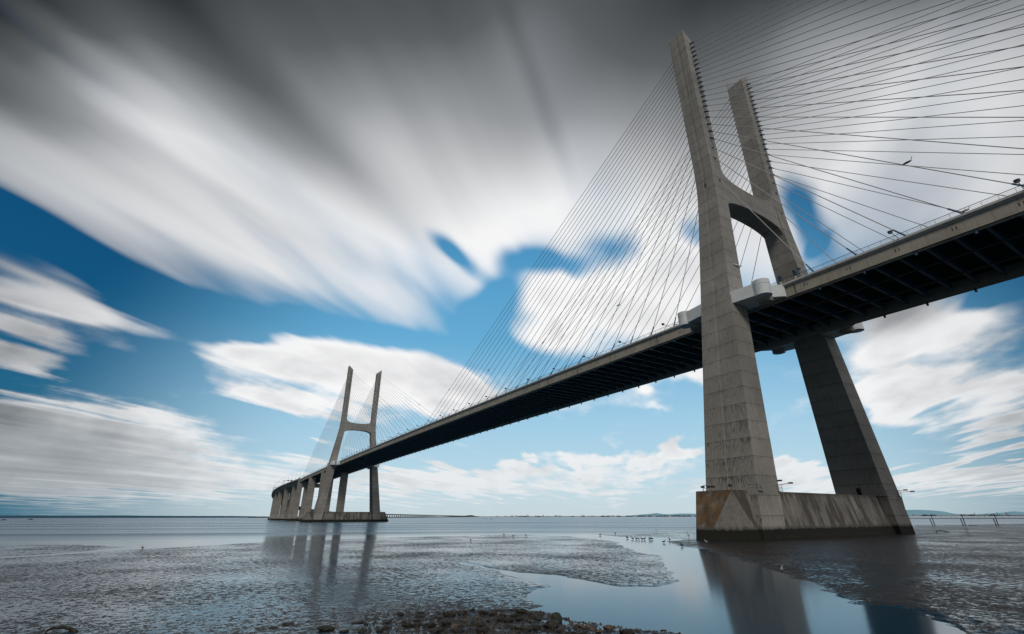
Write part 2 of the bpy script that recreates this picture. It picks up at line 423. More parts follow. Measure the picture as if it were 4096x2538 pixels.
def pylon(name, label, X):
    t = thing(name, label, 'bridge pylon', (X, 0, 0), 'twin-legged concrete pylons of the cable-stayed bridge')
    for s in (1, -1):
        lg = leg_mesh(s).build('leg', M['pylon'], t)
        lg['label'] = 'leg on the far side of the deck' if s < 0 else 'leg on the near side of the deck'
        # small dark access openings
        MB().box(-.12, .12, s * (lev(87, 'yo')) - .02 * s, s * (lev(87, 'yo') + .03), 86.2, 87.6).build('slot', M['black'], lg)
        # maintenance galleries on both faces of the leg at deck level
        for sx in (1, -1):
            a = lev(51, 'a')
            poly = [(-a + .1, 22.3), (-8.9, 21.5)]
            cx, cy, r = -10.4, 20.35, 1.7
            for k in range(13):
                th = R(148 - k * 17.0); poly.append((cx + r * math.cos(th), cy + r * math.sin(th)))
            poly += [(-12.6, 15.3), (-a + .1, 15.3)]
            P = [(sx * x, s * y) for x, y in poly]
            mb = MB(); mb.prism(P, 48.75, 50.82)
            c0 = (sum(q[0] for q in P) / len(P), sum(q[1] for q in P) / len(P))
            def off(q, dd):
                return (c0[0] + (q[0] - c0[0]) * (1 + dd), c0[1] + (q[1] - c0[1]) * (1 + dd))
            mb.prism([off(q, -.012) for q in P], 50.82, 50.92)
            mb.prism(P, 50.92, 51.62)
            gl = mb.build('gallery', M['white'], t)
            tur = MB(); tur.tube((sx * cx, s * cy, 48.45), (sx * cx, s * cy, 50.82), r + .02, n=36); tur.tube((sx * cx, s * cy, 50.92), (sx * cx, s * cy, 51.98), r + .02, n=36)
            tur.tube((sx * cx, s * cy, 50.8), (sx * cx, s * cy, 50.95), r - .05, n=36)
            tur.build('turret', M['white'], gl)
            cor = MB().tube((sx * -9.2, s * 17.9, 47.9), (sx * -9.2, s * 17.9, 48.8), 1.5, 1.7, n=24); cor.build('corbel', M['deckside'], gl)
    cap = cap_mesh().build('plinth', M['cap'], t)
    beam_mesh().build('crossbeam', M['pylon'], t)
    # door in the inner face of the far leg
    s = -1
    y0, y1 = lev(8.65, 'yi'), lev(10.4, 'yi')
    MB().add([(-.5, -y0 + .06, 8.6), (.5, -y0 + .06, 8.6), (.5, -y1 + .06, 10.4), (-.5, -y1 + .06, 10.4)], [(0, 1, 2, 3)]).build('door', M['black'], t)
    # lightning rods and a hooped ladder on the leg tops
    rod = MB()
    rod.tube((2.4, 16.5, 145.9), (2.4, 16.5, 148.2), .05, .03, 6).build('lightning_rod', M['rail'], t)
    MB().tube((-1.6, -16.3, 145.9), (-1.6, -16.3, 148.4), .05, .03, 6).build('lightning_rod', M['rail'], t)
    ld = MB()
    for xx in (1.7, 2.3): ld.tube((xx, -12.9, 143.0), (xx, -16.4, 146.4), .05, n=6); ld.tube((xx, -12.9, 143.9), (xx, -16.4, 147.3), .04, n=6)
    for k in range(5):
        yy = -12.9 - k * .87; ld.tube((1.7, yy, 143 + k * .85), (1.7, yy, 143.9 + k * .85), .035, n=6)
    for k in range(4):
        zz = 141.6 + k * .55; n = 10
        for i in range(n):
            a0, a1 = 2 * math.pi * i / n, 2 * math.pi * (i + 1) / n
            ld.tube((2.0 + .45 * math.cos(a0), -12.2 + .45 * math.sin(a0), zz + 1), (2.0 + .45 * math.cos(a1), -12.2 + .45 * math.sin(a1), zz + 1), .03, n=5)
    ld.build('ladder', M['rail'], t)
    return t
near_pylon = pylon('bridge_pylon', 'nearer and larger of the two H-shaped concrete pylons, standing in the mud at the right', 0)
far_pylon = pylon('bridge_pylon', 'far smaller H-shaped concrete pylon standing in open water to the left', 420)

# ------------------------------------------------------------------ deck of the cable-stayed bridge
def deckz(x): return 51.875 + .93 * (1 - ((x - 210) / 210) ** 2)
deck = thing('bridge_deck', 'long straight road deck hung between the pylons, concrete edges and dark girdered underside', 'bridge deck', (0, 0, 0))
xs = [-206 + 8.31 * k for k in range(101)]
def sweep(mb, poly, xs=xs, zf=deckz):
    mb.loft([[(x, y, z + zf(x)) for y, z in poly] for x in xs])
for s in (1, -1):
    k = MB(); sweep(k, [(s * 14.7, 0), (s * 15.55, 0), (s * 15.55, -.42), (s * 15.05, -.80), (s * 14.7, -.80)]); k.build('kerb', M['kerb'], deck)
    k = MB(); sweep(k, [(s * 14.95, -.80), (s * 15.0, -3.15), (s * 13.45, -3.15), (s * 13.35, -.80)]); k.build('edge_beam', M['deckside'], deck)
    k = MB(); sweep(k, [(s * 14.5, -3.15), (s * 14.5, -3.45), (s * 14.35, -3.45), (s * 14.35, -3.15)]); k.build('bottom_ledge', M['deckside'], deck)
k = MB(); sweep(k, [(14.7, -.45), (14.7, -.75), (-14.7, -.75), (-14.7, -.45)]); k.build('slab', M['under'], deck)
k = MB(); sweep(k, [(14.7, -.2), (14.7, -.45), (-14.7, -.45), (-14.7, -.2)]); k.build('roadway', plain('asphalt', (.05, .05, .05), .9, .2, 1), deck)
for yy in (4.7, -4.7):
    k = MB(); sweep(k, [(yy - .12, -2.66), (yy + .12, -2.66), (yy + .12, -2.88), (yy - .12, -2.88)]); k.build('stringer', M['stringer'], deck)
# cross girders: the hundred that show largest each on their own
gm = MB().box(-.05, .05, -13.4, 13.4, -2.55, -.75).box(-.24, .24, -13.4, 13.4, -2.62, -2.55).mesh('cross_girder'); gm.materials.append(M['steel'])
gx = [-206 + 4.2 * k + 1.0 for k in range(198)]
show = sorted([x for x in gx if x > -62])[:100]
for x in show:
    o = link('cross_girder', gm, None, deck, (x, 0, deckz(x)))
rest = MB()
for x in gx:
    if x not in show:
        z = deckz(x); rest.box(x - .05, x + .05, -13.4, 13.4, z - 2.55, z - .75); rest.box(x - .35, x + .35, -13.4, 13.4, z - 2.62, z - 2.55)
tag(rest.build('cross_girder', M['steel'], deck), kind='stuff')
# handrails: posts, two light wires and a heavier blue top pipe
for s in (1, -1):
    k = MB(); px = -206.0
    while px < 624:
        z = deckz(px); k.tube((px, s * 15.0, z - .05), (px, s * 15.0, z + 1.05), .035, n=4, caps=False); px += 2.1
    for dz_, r in ((.42, .02), (.76, .022)):
        for a, b in zip(xs[:-1], xs[1:]): k.tube((a, s * 15.0, deckz(a) + dz_), (b, s * 15.0, deckz(b) + dz_), r, n=5, caps=False)
    rl = k.build('handrail', M['rail'], deck)
    k = MB()
    for a, b in zip(xs[:-1], xs[1:]): k.tube((a, s * 15.0, deckz(a) + 1.1), (b, s * 15.0, deckz(b) + 1.1), .055, n=6, caps=False)
    k.build('top_pipe', M['railblue'], rl)
# drain slots and dark pour joints on the near fascia
for s in (1,):
    k = MB()
    for i in range(88):
        x = -120 + 8.4 * i + 2.0; z = deckz(x)
        for dxx in (0, .55): k.box(x + dxx, x + dxx + .10, s * 14.98, s * 15.02, z - 2.15, z - 1.55)
    k.build('drain_slots', M['black'], deck)
    for i, x in enumerate((-14.6, 24.7, 44.2, 60.5, 78, 94.5)):
        z = deckz(x); MB().box(x, x + .16, s * 14.98, s * 15.03, z - 3.1, z - .82).build('joint', M['under'], deck)

# ------------------------------------------------------------------ stay cables
TZ = [141.1, 139.15, 137.25, 135.4, 133.5, 131.7, 129.8, 128.0, 126.1, 124.25, 122.35, 120.45, 118.6, 116.7, 114.8, 112.75, 110.6, 108.0, 105.4, 102.9, 99.4, 95.65, 88.2]
cab_m = MB().tube((0, 0, 0), (0, 0, 1), .086, n=8, caps=False).mesh('cable', True); cab_m.materials.append(M['cable'])
tso = MB().tube((0, 0, -.2), (0, 0, -1.35), .27, .24, 10).tube((0, 0, -1.35), (0, 0, -1.75), .18, .16, 10).mesh('tower_socket'); tso.materials.append(M['blue'])
tsm = MB().tube((0, 0, 0), (0, 0, -.9), .17, .15, 10).mesh('tower_socket'); tsm.materials.append(M['blue'])
dso = MB().tube((0, 0, 0), (0, 0, 3.3), .17, .15, 10).tube((0, 0, -.1), (0, 0, .55), .30, .28, 10).mesh('deck_socket'); dso.materials.append(M['blue'])
aca = MB().tube((0, 0, -3.0), (0, 0, -3.75), .28, .24, 8).mesh('anchor_cap'); aca.materials.append(M['blue'])
for X, tw in ((0, 'near'), (420, 'far')):
    for s, side in ((1, 'nearer'), (-1, 'farther')):
        for dx_ in (1, -1):
            if tw == 'near': where = 'towards the far pylon' if dx_ > 0 else 'towards the right'
            else: where = 'away beyond it' if dx_ > 0 else 'towards the near pylon'
            lab = 'pale stay cable from the %s leg of the %s pylon %s' % (side, tw, where)
            grp = 'stay cables fanning from the %s leg of the %s pylon %s' % (side, tw, where)
            for i, z in enumerate(TZ):
                xd = X + dx_ * (19.1 + 8.4 * (22 - i)); A = Vector((xd, s * 14.5, deckz(xd) - .2)); B = Vector((X + dx_ * 2.68, s * (14.3 if s > 0 else 14.9), z))
                d_ = B - A; L = d_.length
                t_ = thing('stay_cable', lab, 'stay cable', A, grp)
                t_.rotation_euler = d_.to_track_quat('Z', 'Y').to_euler()
                o = link('cable', cab_m, None, t_); o.scale = (1, 1, L)
                link('tower_socket', tso if i < 20 else tsm, None, t_, (0, 0, L))
                link('deck_socket', dso, None, t_)
                ac_ = link('anchor_cap', aca, None, t_); ac_.rotation_euler = t_.rotation_euler.to_matrix().inverted().to_euler()

# ------------------------------------------------------------------ lamps on the deck
def cyl_dish(mb, x, y, z, r, h): mb.tube((x, y, z), (x, y, z + h), r, r * .8, 14)
def arm_lamp(X, s, lab, grp):
    z = deckz(X); t_ = thing('edge_lamp', lab, 'lamp', (X, s * 15.0, z), grp)
    MB().tube((0, 0, 0), (0, s * 3.6, .25), .07, .05, 8).tube((0, 0, -.4), (0, 0, .1), .10, n=8).build('arm', M['rail'], t_)
    hd = MB().tube((0, s * 3.75, .05), (0, s * 3.75, .42), .36, .42, 16).build('lamp_head', M['lampdark'], t_)
    MB().tube((0, s * 3.75, -.06), (0, s * 3.75, .05), .20, .35, 16).build('lens', M['lampwhite'], hd)
lx = [-51.5, -34.6, -17.9] + [18.9 + 16.75 * k for k in range(24)] + [437 + 16.75 * k for k in range(11)]
for x in lx:
    if x > 402 and x < 437: continue
    g = 'near side edge lamps sticking out of the deck'
    lab = 'small round lamp on an arm from the near deck edge, beyond the near pylon'
    if x < 0: lab = 'dark round lamp on an arm from the deck edge, right of the near pylon'; g = 'edge lamps right of the near pylon'
    arm_lamp(x, 1, lab, g)
def cable_lamp(X, s, Z, lab, grp):
    t_ = thing('cable_lamp', lab, 'lamp', (X, s * 14.4, Z), grp)
    rings = []
    for k in range(7):
        u = -1 + k / 3.0; r = .34 * math.sqrt(max(.02, 1 - u * u)); rings.append([(u * .75, r * math.cos(a), .35 * r * math.sin(a) - .25) for a in [2 * math.pi * i / 10 for i in range(10)]])
    MB().loft(rings).build('lamp_head', M['lampdark'], t_, True)
    MB().tube((-.6, 0, -.2), (-1.0, 0, .5), .05, n=6).tube((-.6, 0, -.2), (.5, 0, -.15), .06, n=6).build('bracket', M['lampdark'], t_)
for X in (-39.6, 39, 81.5, 125.9, 170, 214, 258, 302, 346, 381): cable_lamp(X, 1, 14.9 + deckz(X), 'small dark lamp hung among the stay cables on the near side of the deck', 'lamps hung on the near cable plane')
for X in (-39.5, 40.2, 82.3, 125, 169, 213, 257, 301): cable_lamp(X, -1, 14.7 + deckz(X), 'tiny dark lamp hung among the stay cables on the far side of the deck', 'lamps hung on the far cable plane')
# two blue ringed beacons on the kerb beside the near pylon
for X, lb in ((-12.1, 'blue finned beacon on a short white post, beside the white gallery'), (-15.4, 'blue finned beacon on a short white post, farther from the white gallery')):
    t_ = thing('beacon', lb, 'beacon', (X, 15.2, deckz(X)))
    MB().tube((0, 0, 0), (0, 0, 1.0), .07, n=8).build('post', M['lampwhite'], t_)
    k = MB().tube((0, 0, .9), (0, 0, 2.3), .12, n=10).tube((0, 0, 2.3), (0, 0, 2.75), .10, .02, 8)
    for zz in (1.05, 1.5, 1.95): k.tube((0, 0, zz), (0, 0, zz + .14), .42, n=14); k.tube((0, 0, zz + .22), (0, 0, zz + .27), .22, n=14)
    k.build('lamp_head', M['blue'], t_)
# white tubular fitting on the near leg
t_ = thing('wall_lamp', 'pale tube fitting projecting from the near pylon leg above the deck', 'lamp', (-3.72, 16.9, 60.2))
MB().tube((0, 1.4, 0), (-.5, -1.5, .05), .13, n=10).build('tube', M['lampwhite'], t_)
MB().tube((.3, 1.2, -.15), (-.3, -1.0, -.15), .05, n=8).tube((.35, .9, 0), (0, .9, 0), .06, n=6).build('bracket', M['lampdark'], t_)

# ------------------------------------------------------------------ fittings on the plinths
def basket(X, y, lab, x0=-5.6):
    """railed platform and floodlight arm fixed to the pylon face just above the plinth"""
    t_ = thing('service_platform', lab, 'railed platform', (X + x0, y, 8.5))
    MB().box(-.35, 1.9, -.7, .7, -.05, .06).build('floor', M['rail'], t_)
    k = MB()
    for yy in (-.65, .65):
        for h in (.55, 1.15): k.tube((-.3, yy, h), (1.85, yy, h), .035, n=6)
        for xx in (-.3, .4, 1.1, 1.85): k.tube((xx, yy, 0), (xx, yy, 1.15), .035, n=6)
    for h in (.3, .6, .9, 1.15): k.tube((-.3, -.65, h), (-.3, .65, h), .03, n=6)
    k.build('railing', M['rail'], t_)
def flood(X, x, y, z, L, dz_, lab, grp=None):
    t_ = thing('floodlight', lab, 'floodlight', (X + x, y, z), grp)
    MB().tube((0, 0, 0), (-L, 0, dz_), .06, .05, 8).build('arm', M['rail'], t_)
    MB().box(-L - .75, -L + .02, -.2, .2, dz_ - .10, dz_ + .16).build('lamp_head', M['lampdark'], t_)
def small_flood(X, x, y, z, lab, grp):
    t_ = thing('small_floodlight', lab, 'floodlight', (X + x, y, z), grp)
    MB().tube((0, 0, 0), (0, 0, .75), .04, n=6).build('post', M['rail'], t_)
    MB().box(-.3, .3, -.22, .22, .6, .95).build('lamp_head', M['lampdark'], t_)
basket(0, 28.3, 'white railed platform at the outer corner of the near pylon leg nearest the camera')
basket(0, 22.0, 'small railed platform at the inner edge of the near pylon leg nearest the camera')
basket(0, -22.3, 'railed platform at the inner corner of the far leg of the near pylon')
basket(0, -28.6, 'small railed platform at the outer edge of the far leg of the near pylon')
flood(0, -5.3, 28.6, 9.75, 4.2, .15, 'longer floodlight arm from the outer corner of the near leg of the near pylon')
flood(0, -5.8, 22.0, 9.6, 1.9, .2, 'short floodlight arm from the inner edge of the near leg of the near pylon')
flood(0, -5.0, -22.0, 9.5, 4.3, .05, 'longer floodlight arm on the far leg of the near pylon')
flood(0, -5.8, -28.0, 9.35, 2.6, .05, 'outermost floodlight arm on the far leg of the near pylon, against the sky')
for x, y in ((2.7, 33.6), (1.7, 33.2), (1.0, 32.8)): small_flood(0, x, y, ZC, 'small dark floodlight on the outer corner of the near plinth', 'floodlights on the outer corner of the near plinth')
small_flood(0, -3.1, 33.3, ZC, 'single small floodlight near the middle edge of the near plinth top', None)
k = MB()
for yy in (30.8, 32.3):
    k.tube((3.6, yy, ZC), (3.6, yy, ZC + 1.15), .04, n=6); k.tube((2.6, yy, ZC), (2.6, yy, ZC + 1.15), .04, n=6); k.tube((2.6, yy, ZC + 1.15), (3.6, yy, ZC + 1.15), .04, n=6)
for h in (.6, 1.15): k.tube((3.6, 30.8, ZC + h), (3.6, 32.3, ZC + h), .035, n=6)
tag(k.build('plinth_railing', M['rail']), 'bent white railing on the near plinth beside the floodlights', 'railing')
for y, s in ((26.5, 1), (-26.5, -1)):
    for x in (-5.8, 5.8):
        small_flood(420, x, y + 3.2 * s, ZC, 'tiny lamp standing on the plinth of the far pylon', 'lamps on the far plinth')

# ------------------------------------------------------------------ side span piers and the curving approach viaduct
def bent(X, legs, ztop, lab, base=True, beam=None, tx=4.2, grp=None):
    t_ = thing('viaduct_pier', lab, 'bridge pier', (X, 0, 0), grp)
    for y0, y1 in legs:
        cx = (y0 + y1) / 2; ch = .35
        poly = [(-tx / 2, y0 + ch), (-tx / 2 + ch, y0), (tx / 2 - ch, y0), (tx / 2, y0 + ch), (tx / 2, y1 - ch), (tx / 2 - ch, y1), (-tx / 2 + ch, y1), (-tx / 2, y1 - ch)]
        MB().prism(poly, 1.0, ztop).build('leg', M['pier'], t_)
    if beam: MB().box(-tx / 2 + .3, tx / 2 - .3, legs[-1][0] + 1, legs[0][1] - 1, *beam).build('crossbeam', M['pier'], t_)
    if base:
        MB().prism([(-tx / 2 - 3, -20), (-tx / 2 - 1, -22), (tx / 2 + 1, -22), (tx / 2 + 3, -20), (tx / 2 + 3, 20), (tx / 2 + 1, 22), (-tx / 2 - 1, 22), (-tx / 2 - 3, 20)], -1, 3.05).build('footing', M['cap'], t_)
    return t_
bent(482, [(9.0, 16.4), (-10.7, -3.4)], deckz(482) - 3.1, 'pair of broad pier legs directly behind the far pylon')
bent(552, [(9.0, 16.2), (-10.7, -5.0)], deckz(552) - 3.1, 'second pair of broad pier legs behind the far pylon')
bent(625, [(11.4, 17.2), (3.2, 8.9), (-17.2, -11.4)], 44.2, 'joint pier with a thick crossbeam where the cable-stayed part ends', beam=(39.3, 44.2), tx=4.6)
MB().box(623.0, 627.2, 15.6, 17.2, 44.2, 50.9).build('nib', M['pier'], None)
bpy.data.objects['nib'].parent = [o for o in bpy.data.objects if o.name.startswith('viaduct_pier') and abs(o.location.x - 625) < 1][0]
bpy.data.objects['nib'].matrix_parent_inverse = Matrix.Translation((-625, 0, 0)); bpy.data.objects['nib'].name = 'end_post'

# centre line: straight, then a right-hand curve, then a long straight low causeway
PATH = []
def pz(s_):                                  # height of the road along the way from X=625
    pts = [(0, 49.9), (165, 50.0), (312, 48.9), (425, 46.4), (575, 43.0), (1040, 30.5), (1640, 20), (7600, 19.0), (8300, 22), (9000, 33), (9500, 33), (10100, 22), (10700, 17), (12200, 12)]
    return float(np.interp(s_, [p[0] for p in pts], [p[1] for p in pts]))
s_ = 0.0; x_, y_, h_ = 625.0, 0.0, 0.0
X0, RAD = 780.0, 2621.0; S0 = X0 - 625; S1 = S0 + RAD * R(31)
def pos(s_):
    if s_ < S0: return 625 + s_, 0.0, 0.0
    if s_ < S1:
        a = (s_ - S0) / RAD; return X0 + RAD * math.sin(a), -RAD * (1 - math.cos(a)), -a
    a = R(31); q = s_ - S1
    return X0 + RAD * math.sin(a) + q * math.cos(a), -RAD * (1 - math.cos(a)) - q * math.sin(a), -a
def swath(mb, poly, ss):
    rings = []
    for s_ in ss:
        x, y, a = pos(s_); z = pz(s_); nx, ny = -math.sin(a), math.cos(a)
        rings.append([(x + nx * v, y + ny * v, z + w) for v, w in poly])
    mb.loft(rings)
via = thing('approach_viaduct', 'long curving viaduct running on from the far pylon and low across the estuary', 'viaduct', (625, 0, 0))
ss = [k * 20.0 for k in range(0, 100)] + [2000 + 60 * k for k in range(171)]
def vbuild(mb, name, mat): o = mb.build(name, mat); o.parent = via; o.matrix_parent_inverse = Matrix.Translation((-625, 0, 0)); return o
k = MB(); swath(k, [(15.5, 0), (15.5, -.5), (14.6, -1.0), (11.8, -1.4), (10.9, -3.9), (5.6, -3.9), (4.6, -1.2), (-4.6, -1.2), (-5.6, -3.9), (-10.9, -3.9), (-11.8, -1.4), (-14.6, -1.0), (-15.5, -.5), (-15.5, 0)], ss); vbuild(k, 'box_girder', M['deckside'])
for v in (15.4, -15.4):
    k = MB(); swath(k, [(v - .15, 0), (v + .15, 0), (v + .15, .95), (v - .15, .95)], ss); vbuild(k, 'parapet', M['kerb'])
def vp(s_, legs, tx, low, name='pier'):
    x, y, a = pos(s_); zt = pz(s_) - 3.9
    mb = MB()
    for y0, y1 in legs: mb.box(-tx / 2, tx / 2, y0, y1, .5, zt)
    mb.box(-tx / 2 - 2, tx / 2 + 2, legs[-1][0] - 3, legs[0][1] + 3, -1, low)
    o = mb.build(name, M['pier']); o.parent = via; o.matrix_parent_inverse = Matrix.Translation((-625, 0, 0)); o.location = (x, y, 0); o.rotation_euler.z = a; return o
sps = [78.6 * (k + 1) for k in range(24)] + [78.6 * 24 + 60 * (k + 1) for k in range(76)]
for q in sps: vp(q, [(5.6, 11.8), (-11.8, -5.6)] if q < 1900 else [(6.5, 9.5), (-9.5, -6.5)], 4.0 if q < 1900 else 2.0, 3.0 if q < 1900 else 1.5)
mb = MB(); q = sps[-1] + 75
while q < 12100:
    x, y, a = pos(q); zt = pz(q) - 3.9; mb.box(x - 2, x + 2, y - 10, y + 10, 0, zt); q += 75
o = vbuild(mb, 'pier', M['pier']); o['kind'] = 'stuff'
# street lamps on the approach
g0 = thing('street_lamp', 'tall thin street lamp on the near parapet of the curving approach', 'street lamp', (0, 0, 0), 'street lamps along the approach viaduct')
MB().tube((0, 0, 0), (0, 0, 12.5), .16, .09, 6).tube((0, 0, 12.5), (.3, -1.6, 13.0), .08, n=6).build('post', M['rail'], g0)
MB().box(.15, .5, -2.4, -1.4, 12.85, 13.1).build('lamp_head', M['lampdark'], g0)
first = True
for k in range(14):
    s_ = 6 + 36 * k; x, y, a = pos(s_); nx, ny = -math.sin(a), math.cos(a)
    o = g0 if first else copy_tree(g0); first = False
    o.location = (x + nx * 15.0, y + ny * 15.0, pz(s_)); o.rotation_euler.z = a
def gantry(s_, lab):
    x, y, a = pos(s_); t_ = thing('sign_gantry', lab, 'sign gantry', (x, y, pz(s_))); t_.rotation_euler.z = a
    MB().tube((0, 14.8, 0), (0, 14.8, 7.6), .28, n=6).tube((0, 1, 0), (0, 1, 7.6), .28, n=6).build('post', M['rail'], t_)
    MB().tube((0, 14.8, 7.6), (0, 1, 7.6), .22, n=6).tube((0, 14.8, 6.6), (0, 1, 6.6), .16, n=6).build('crossbar', M['rail'], t_)
    MB().box(-.1, .1, 2, 4.8, 6.3, 8.4).box(-.1, .1, 7, 9.4, 6.3, 8.2).build('sign_panel', M['lampdark'], t_)
gantry(165, 'nearer overhead sign gantry on the curving approach')
gantry(345, 'farther overhead sign gantry at the bend of the approach')

# ------------------------------------------------------------------ mudflats, banks and foreshore as one height field
CX, CY = -60.0, 116.0
FLAT = [(18.1, 133.5), (21.1, 128.9), (27.5, 123.7), (32.7, 118.4), (39.2, 105.7), (43.4, 97.9), (46.9, 82.7), (47.7, 70.0), (48.5, 55.3), (45.4, 46.7), (30.0, 44.7), (7.2, 54.6), (-9.6, 65.0), (-21.5, 74.1), (-29.5, 80.7), (-31.5, 82.8), (-34.7, 87.6), (-35.9, 90.8), (-34.5, 92.6), (-31.9, 92.8), (-27.4, 92.7), (-24.7, 93.4), (-21.0, 93.9), (-15.6, 92.9), (-13.4, 92.5), (-16.7, 93.5), (-23.1, 94.7), (-27.2, 95.3), (-29.9, 95.9), (-31.8, 95.9), (-32.8, 96.4), (-33.9, 98.4), (-34.9, 99.4), (-36.6, 100.1), (-38.4, 100.6), (-40, 104), (-43, 112), (-52, 122), (-50, 155), (-20, 175), (20, 165)]
SPIT = [(55.8, 142.7), (50.0, 134.0), (43.1, 126.9), (37.5, 124.5), (31.7, 126.2), (27.5, 127.6), (23.3, 130.5), (20.8, 134.2), (24, 165), (60, 165)]
BANK = [(5.0, 44.8), (-0.7, 48.5), (-6.6, 52.6), (-12.4, 56.1), (-17.3, 59.9), (-22.3, 63.9), (-27.6, 68.8), (-31.3, 71.9), (-33.8, 73.6), (-35.5, 75.0), (-37.4, 77.0), (-39.4, 79.7), (-40.7, 80.7), (-42.8, 83.3), (-44.6, 85.3), (-45.8, 86.2), (-46.5, 86.7), (-47.5, 86.6), (-48.3, 86.5), (-49.6, 87.7), (-50.1, 88.0), (-51.0, 88.8), (-51.6, 90.5), (-58, 80), (-72, 30), (-50, -300), (30, -290), (29.9, -260.6), (33.4, -180.8), (42.6, -163.3), (12, -36), (6.5, 34), (5.2, 39.8)]
BARA = [(35.2, 32.3), (39.9, 14.9), (43.3, -3.5), (48.0, -20.9), (8, 28), (9.8, 35.3), (17.3, 35.1), (26.5, 34.2)]
BARB = [(6.3, 43.8), (4.1, 40.5), (0.7, 39.2), (-4, 48), (-4.6, 50.7)]
SHORE = [(-37.6, 104.2), (-38.6, 102.0), (-40.2, 101.2), (-41.9, 101.4), (-42.9, 100.8), (-43.7, 100.6), (-44.2, 100.4), (-45.1, 100.2), (-50, 97), (-75, 92), (-80, 116), (-50, 113), (-41.5, 109.5), (-38.9, 107.6), (-37.4, 105.8)]
def hashn(ix, iy, seed):
    h = (ix.astype(np.int64) * 374761393 + iy.astype(np.int64) * 668265263 + seed * 982451653) & 0xffffffff
    h = ((h ^ (h >> 13)) * 1274126177) & 0xffffffff
    return ((h ^ (h >> 16)) & 0xffff) / 65535.0
def vnoise(x, y, seed=0):
    ix = np.floor(x); iy = np.floor(y); fx = x - ix; fy = y - iy; fx = fx * fx * (3 - 2 * fx); fy = fy * fy * (3 - 2 * fy)
    a = hashn(ix, iy, seed); b = hashn(ix + 1, iy, seed); c = hashn(ix, iy + 1, seed); d = hashn(ix + 1, iy + 1, seed)
    return (a * (1 - fx) + b * fx) * (1 - fy) + (c * (1 - fx) + d * fx) * fy - .5
def sdist(px, py, poly):
    """signed distance, positive inside"""
    best = np.full(px.shape, 1e9); inside = np.zeros(px.shape, bool); n = len(poly)
    for i in range(n):
        ax, ay = poly[i]; bx, by = poly[(i + 1) % n]; ex, ey = bx - ax, by - ay
        u = np.clip(((px - ax) * ex + (py - ay) * ey) / (ex * ex + ey * ey), 0, 1)
        best = np.minimum(best, (px - ax - u * ex) ** 2 + (py - ay - u * ey) ** 2)
        if ay != by:
            c = ((ay > py) != (by > py)) & (px < ex * (py - ay) / ey + ax); inside ^= c
    dd = np.sqrt(best); return np.where(inside, dd, -dd)
NR, NA = 640, 1000
rr = 12.0 * (460 / 12.0) ** (np.arange(NR) / (NR - 1.0)); aa = np.radians(np.linspace(-100, 42, NA))
RR, AA = np.meshgrid(rr, aa, indexing='ij')
GX = CX + RR * np.cos(AA); GY = CY + RR * np.sin(AA)
step = RR * math.log(460 / 12.0) / NR
def oct_(wl, seed): return vnoise(GX / wl, GY / wl, seed) * np.clip((wl / np.maximum(step, 1e-3) - 1.6) / 1.5, 0, 1)
w1 = oct_(9, 1) * 2.2 + oct_(3.1, 2) * .9 + oct_(1.1, 3) * .45 + oct_(.5, 4) * .25
wx = GX + w1 * np.clip(RR / 60, .35, 1.6); wy = GY + (oct_(7, 5) * 2 + oct_(2.3, 6) * .8 + oct_(.8, 7) * .4) * np.clip(RR / 60, .35, 1.6)
dF = sdist(wx, wy, FLAT); dS = sdist(wx, wy, SPIT); dB = sdist(wx, wy, BANK); dA = sdist(wx, wy, BARA); dC = sdist(wx, wy, BARB); dH = sdist(wx, wy, SHORE)
def ridged(wl, seed, ox=1.0): 
    v = vnoise(GX / wl * ox, GY / wl, seed); return (1 - np.abs(v) * 4) * np.clip((wl / np.maximum(step, 1e-3) - 1.2) / 1.5, 0, 1)
lump = oct_(.22, 11) * .8 + oct_(.42, 12) * 1.3 + oct_(.85, 13) * 1.1 + oct_(1.9, 14) * .7 + oct_(4.2, 15) * .45 + oct_(11, 16) * .3
wet = oct_(26, 20) * .5 + oct_(9, 21) * .35
def shelf(d, slope, top): return np.clip(d * slope, -.8, top)
fl = oct_(.22, 11) * .7 + oct_(.42, 12) * .7 + oct_(.85, 13) * .5 + oct_(1.9, 14) * .4
h = shelf(dF, .07, .030) + (.020 * fl + .010 * wet) * (dF > -2.5)
hS = shelf(dS, .03, .022) + .02 * fl; h = np.maximum(h, hS)
hA = shelf(dA, .03, .022) + .02 * fl; h = np.maximum(h, hA)
hC = shelf(dC, .05, .05) + .028 * lump; h = np.maximum(h, hC)
near_edge = np.clip(1 - dB / 14.0, 0, 1)
hB = np.clip(dB * .10, -.8, .11) + np.clip(dB * .004, 0, .10) + .042 * lump * (1 + .5 * near_edge) + .05 * oct_(16, 31) + .05 * near_edge * (dB > 0) * (oct_(5, 30) + oct_(1.6, 33) * .7)
h = np.maximum(h, hB)
hH = np.where(dH > 0, np.clip(dH * .035, 0, .3) + np.clip((dH - 7) * .13, 0, 2.2), dH * .25) + .05 * lump * (dH > -1) + .03 * (oct_(.6, 41) + oct_(.3, 42))
h = np.maximum(h, hH)
ridge = np.exp(-((dH - .15) / .22) ** 2) * .055 * (GX < 0) * (oct_(1.4, 50) + .45); h = h + np.clip(ridge, 0, 1)
V = np.stack([GX, GY, h], -1).reshape(-1, 3).astype(np.float32)
idx = np.arange(NR * NA).reshape(NR, NA)
F = np.stack([idx[:-1, :-1], idx[1:, :-1], idx[1:, 1:], idx[:-1, 1:]], -1).reshape(-1, 4)
keep = (h.reshape(-1)[F] > -.25).any(1); F = F[keep]
used_ = np.zeros(len(V), bool); used_[F.reshape(-1)] = True; remap = np.cumsum(used_) - 1; V = V[used_]; F = remap[F]
me = bpy.data.meshes.new('mudflat'); me.vertices.add(len(V)); me.vertices.foreach_set('co', V.reshape(-1))
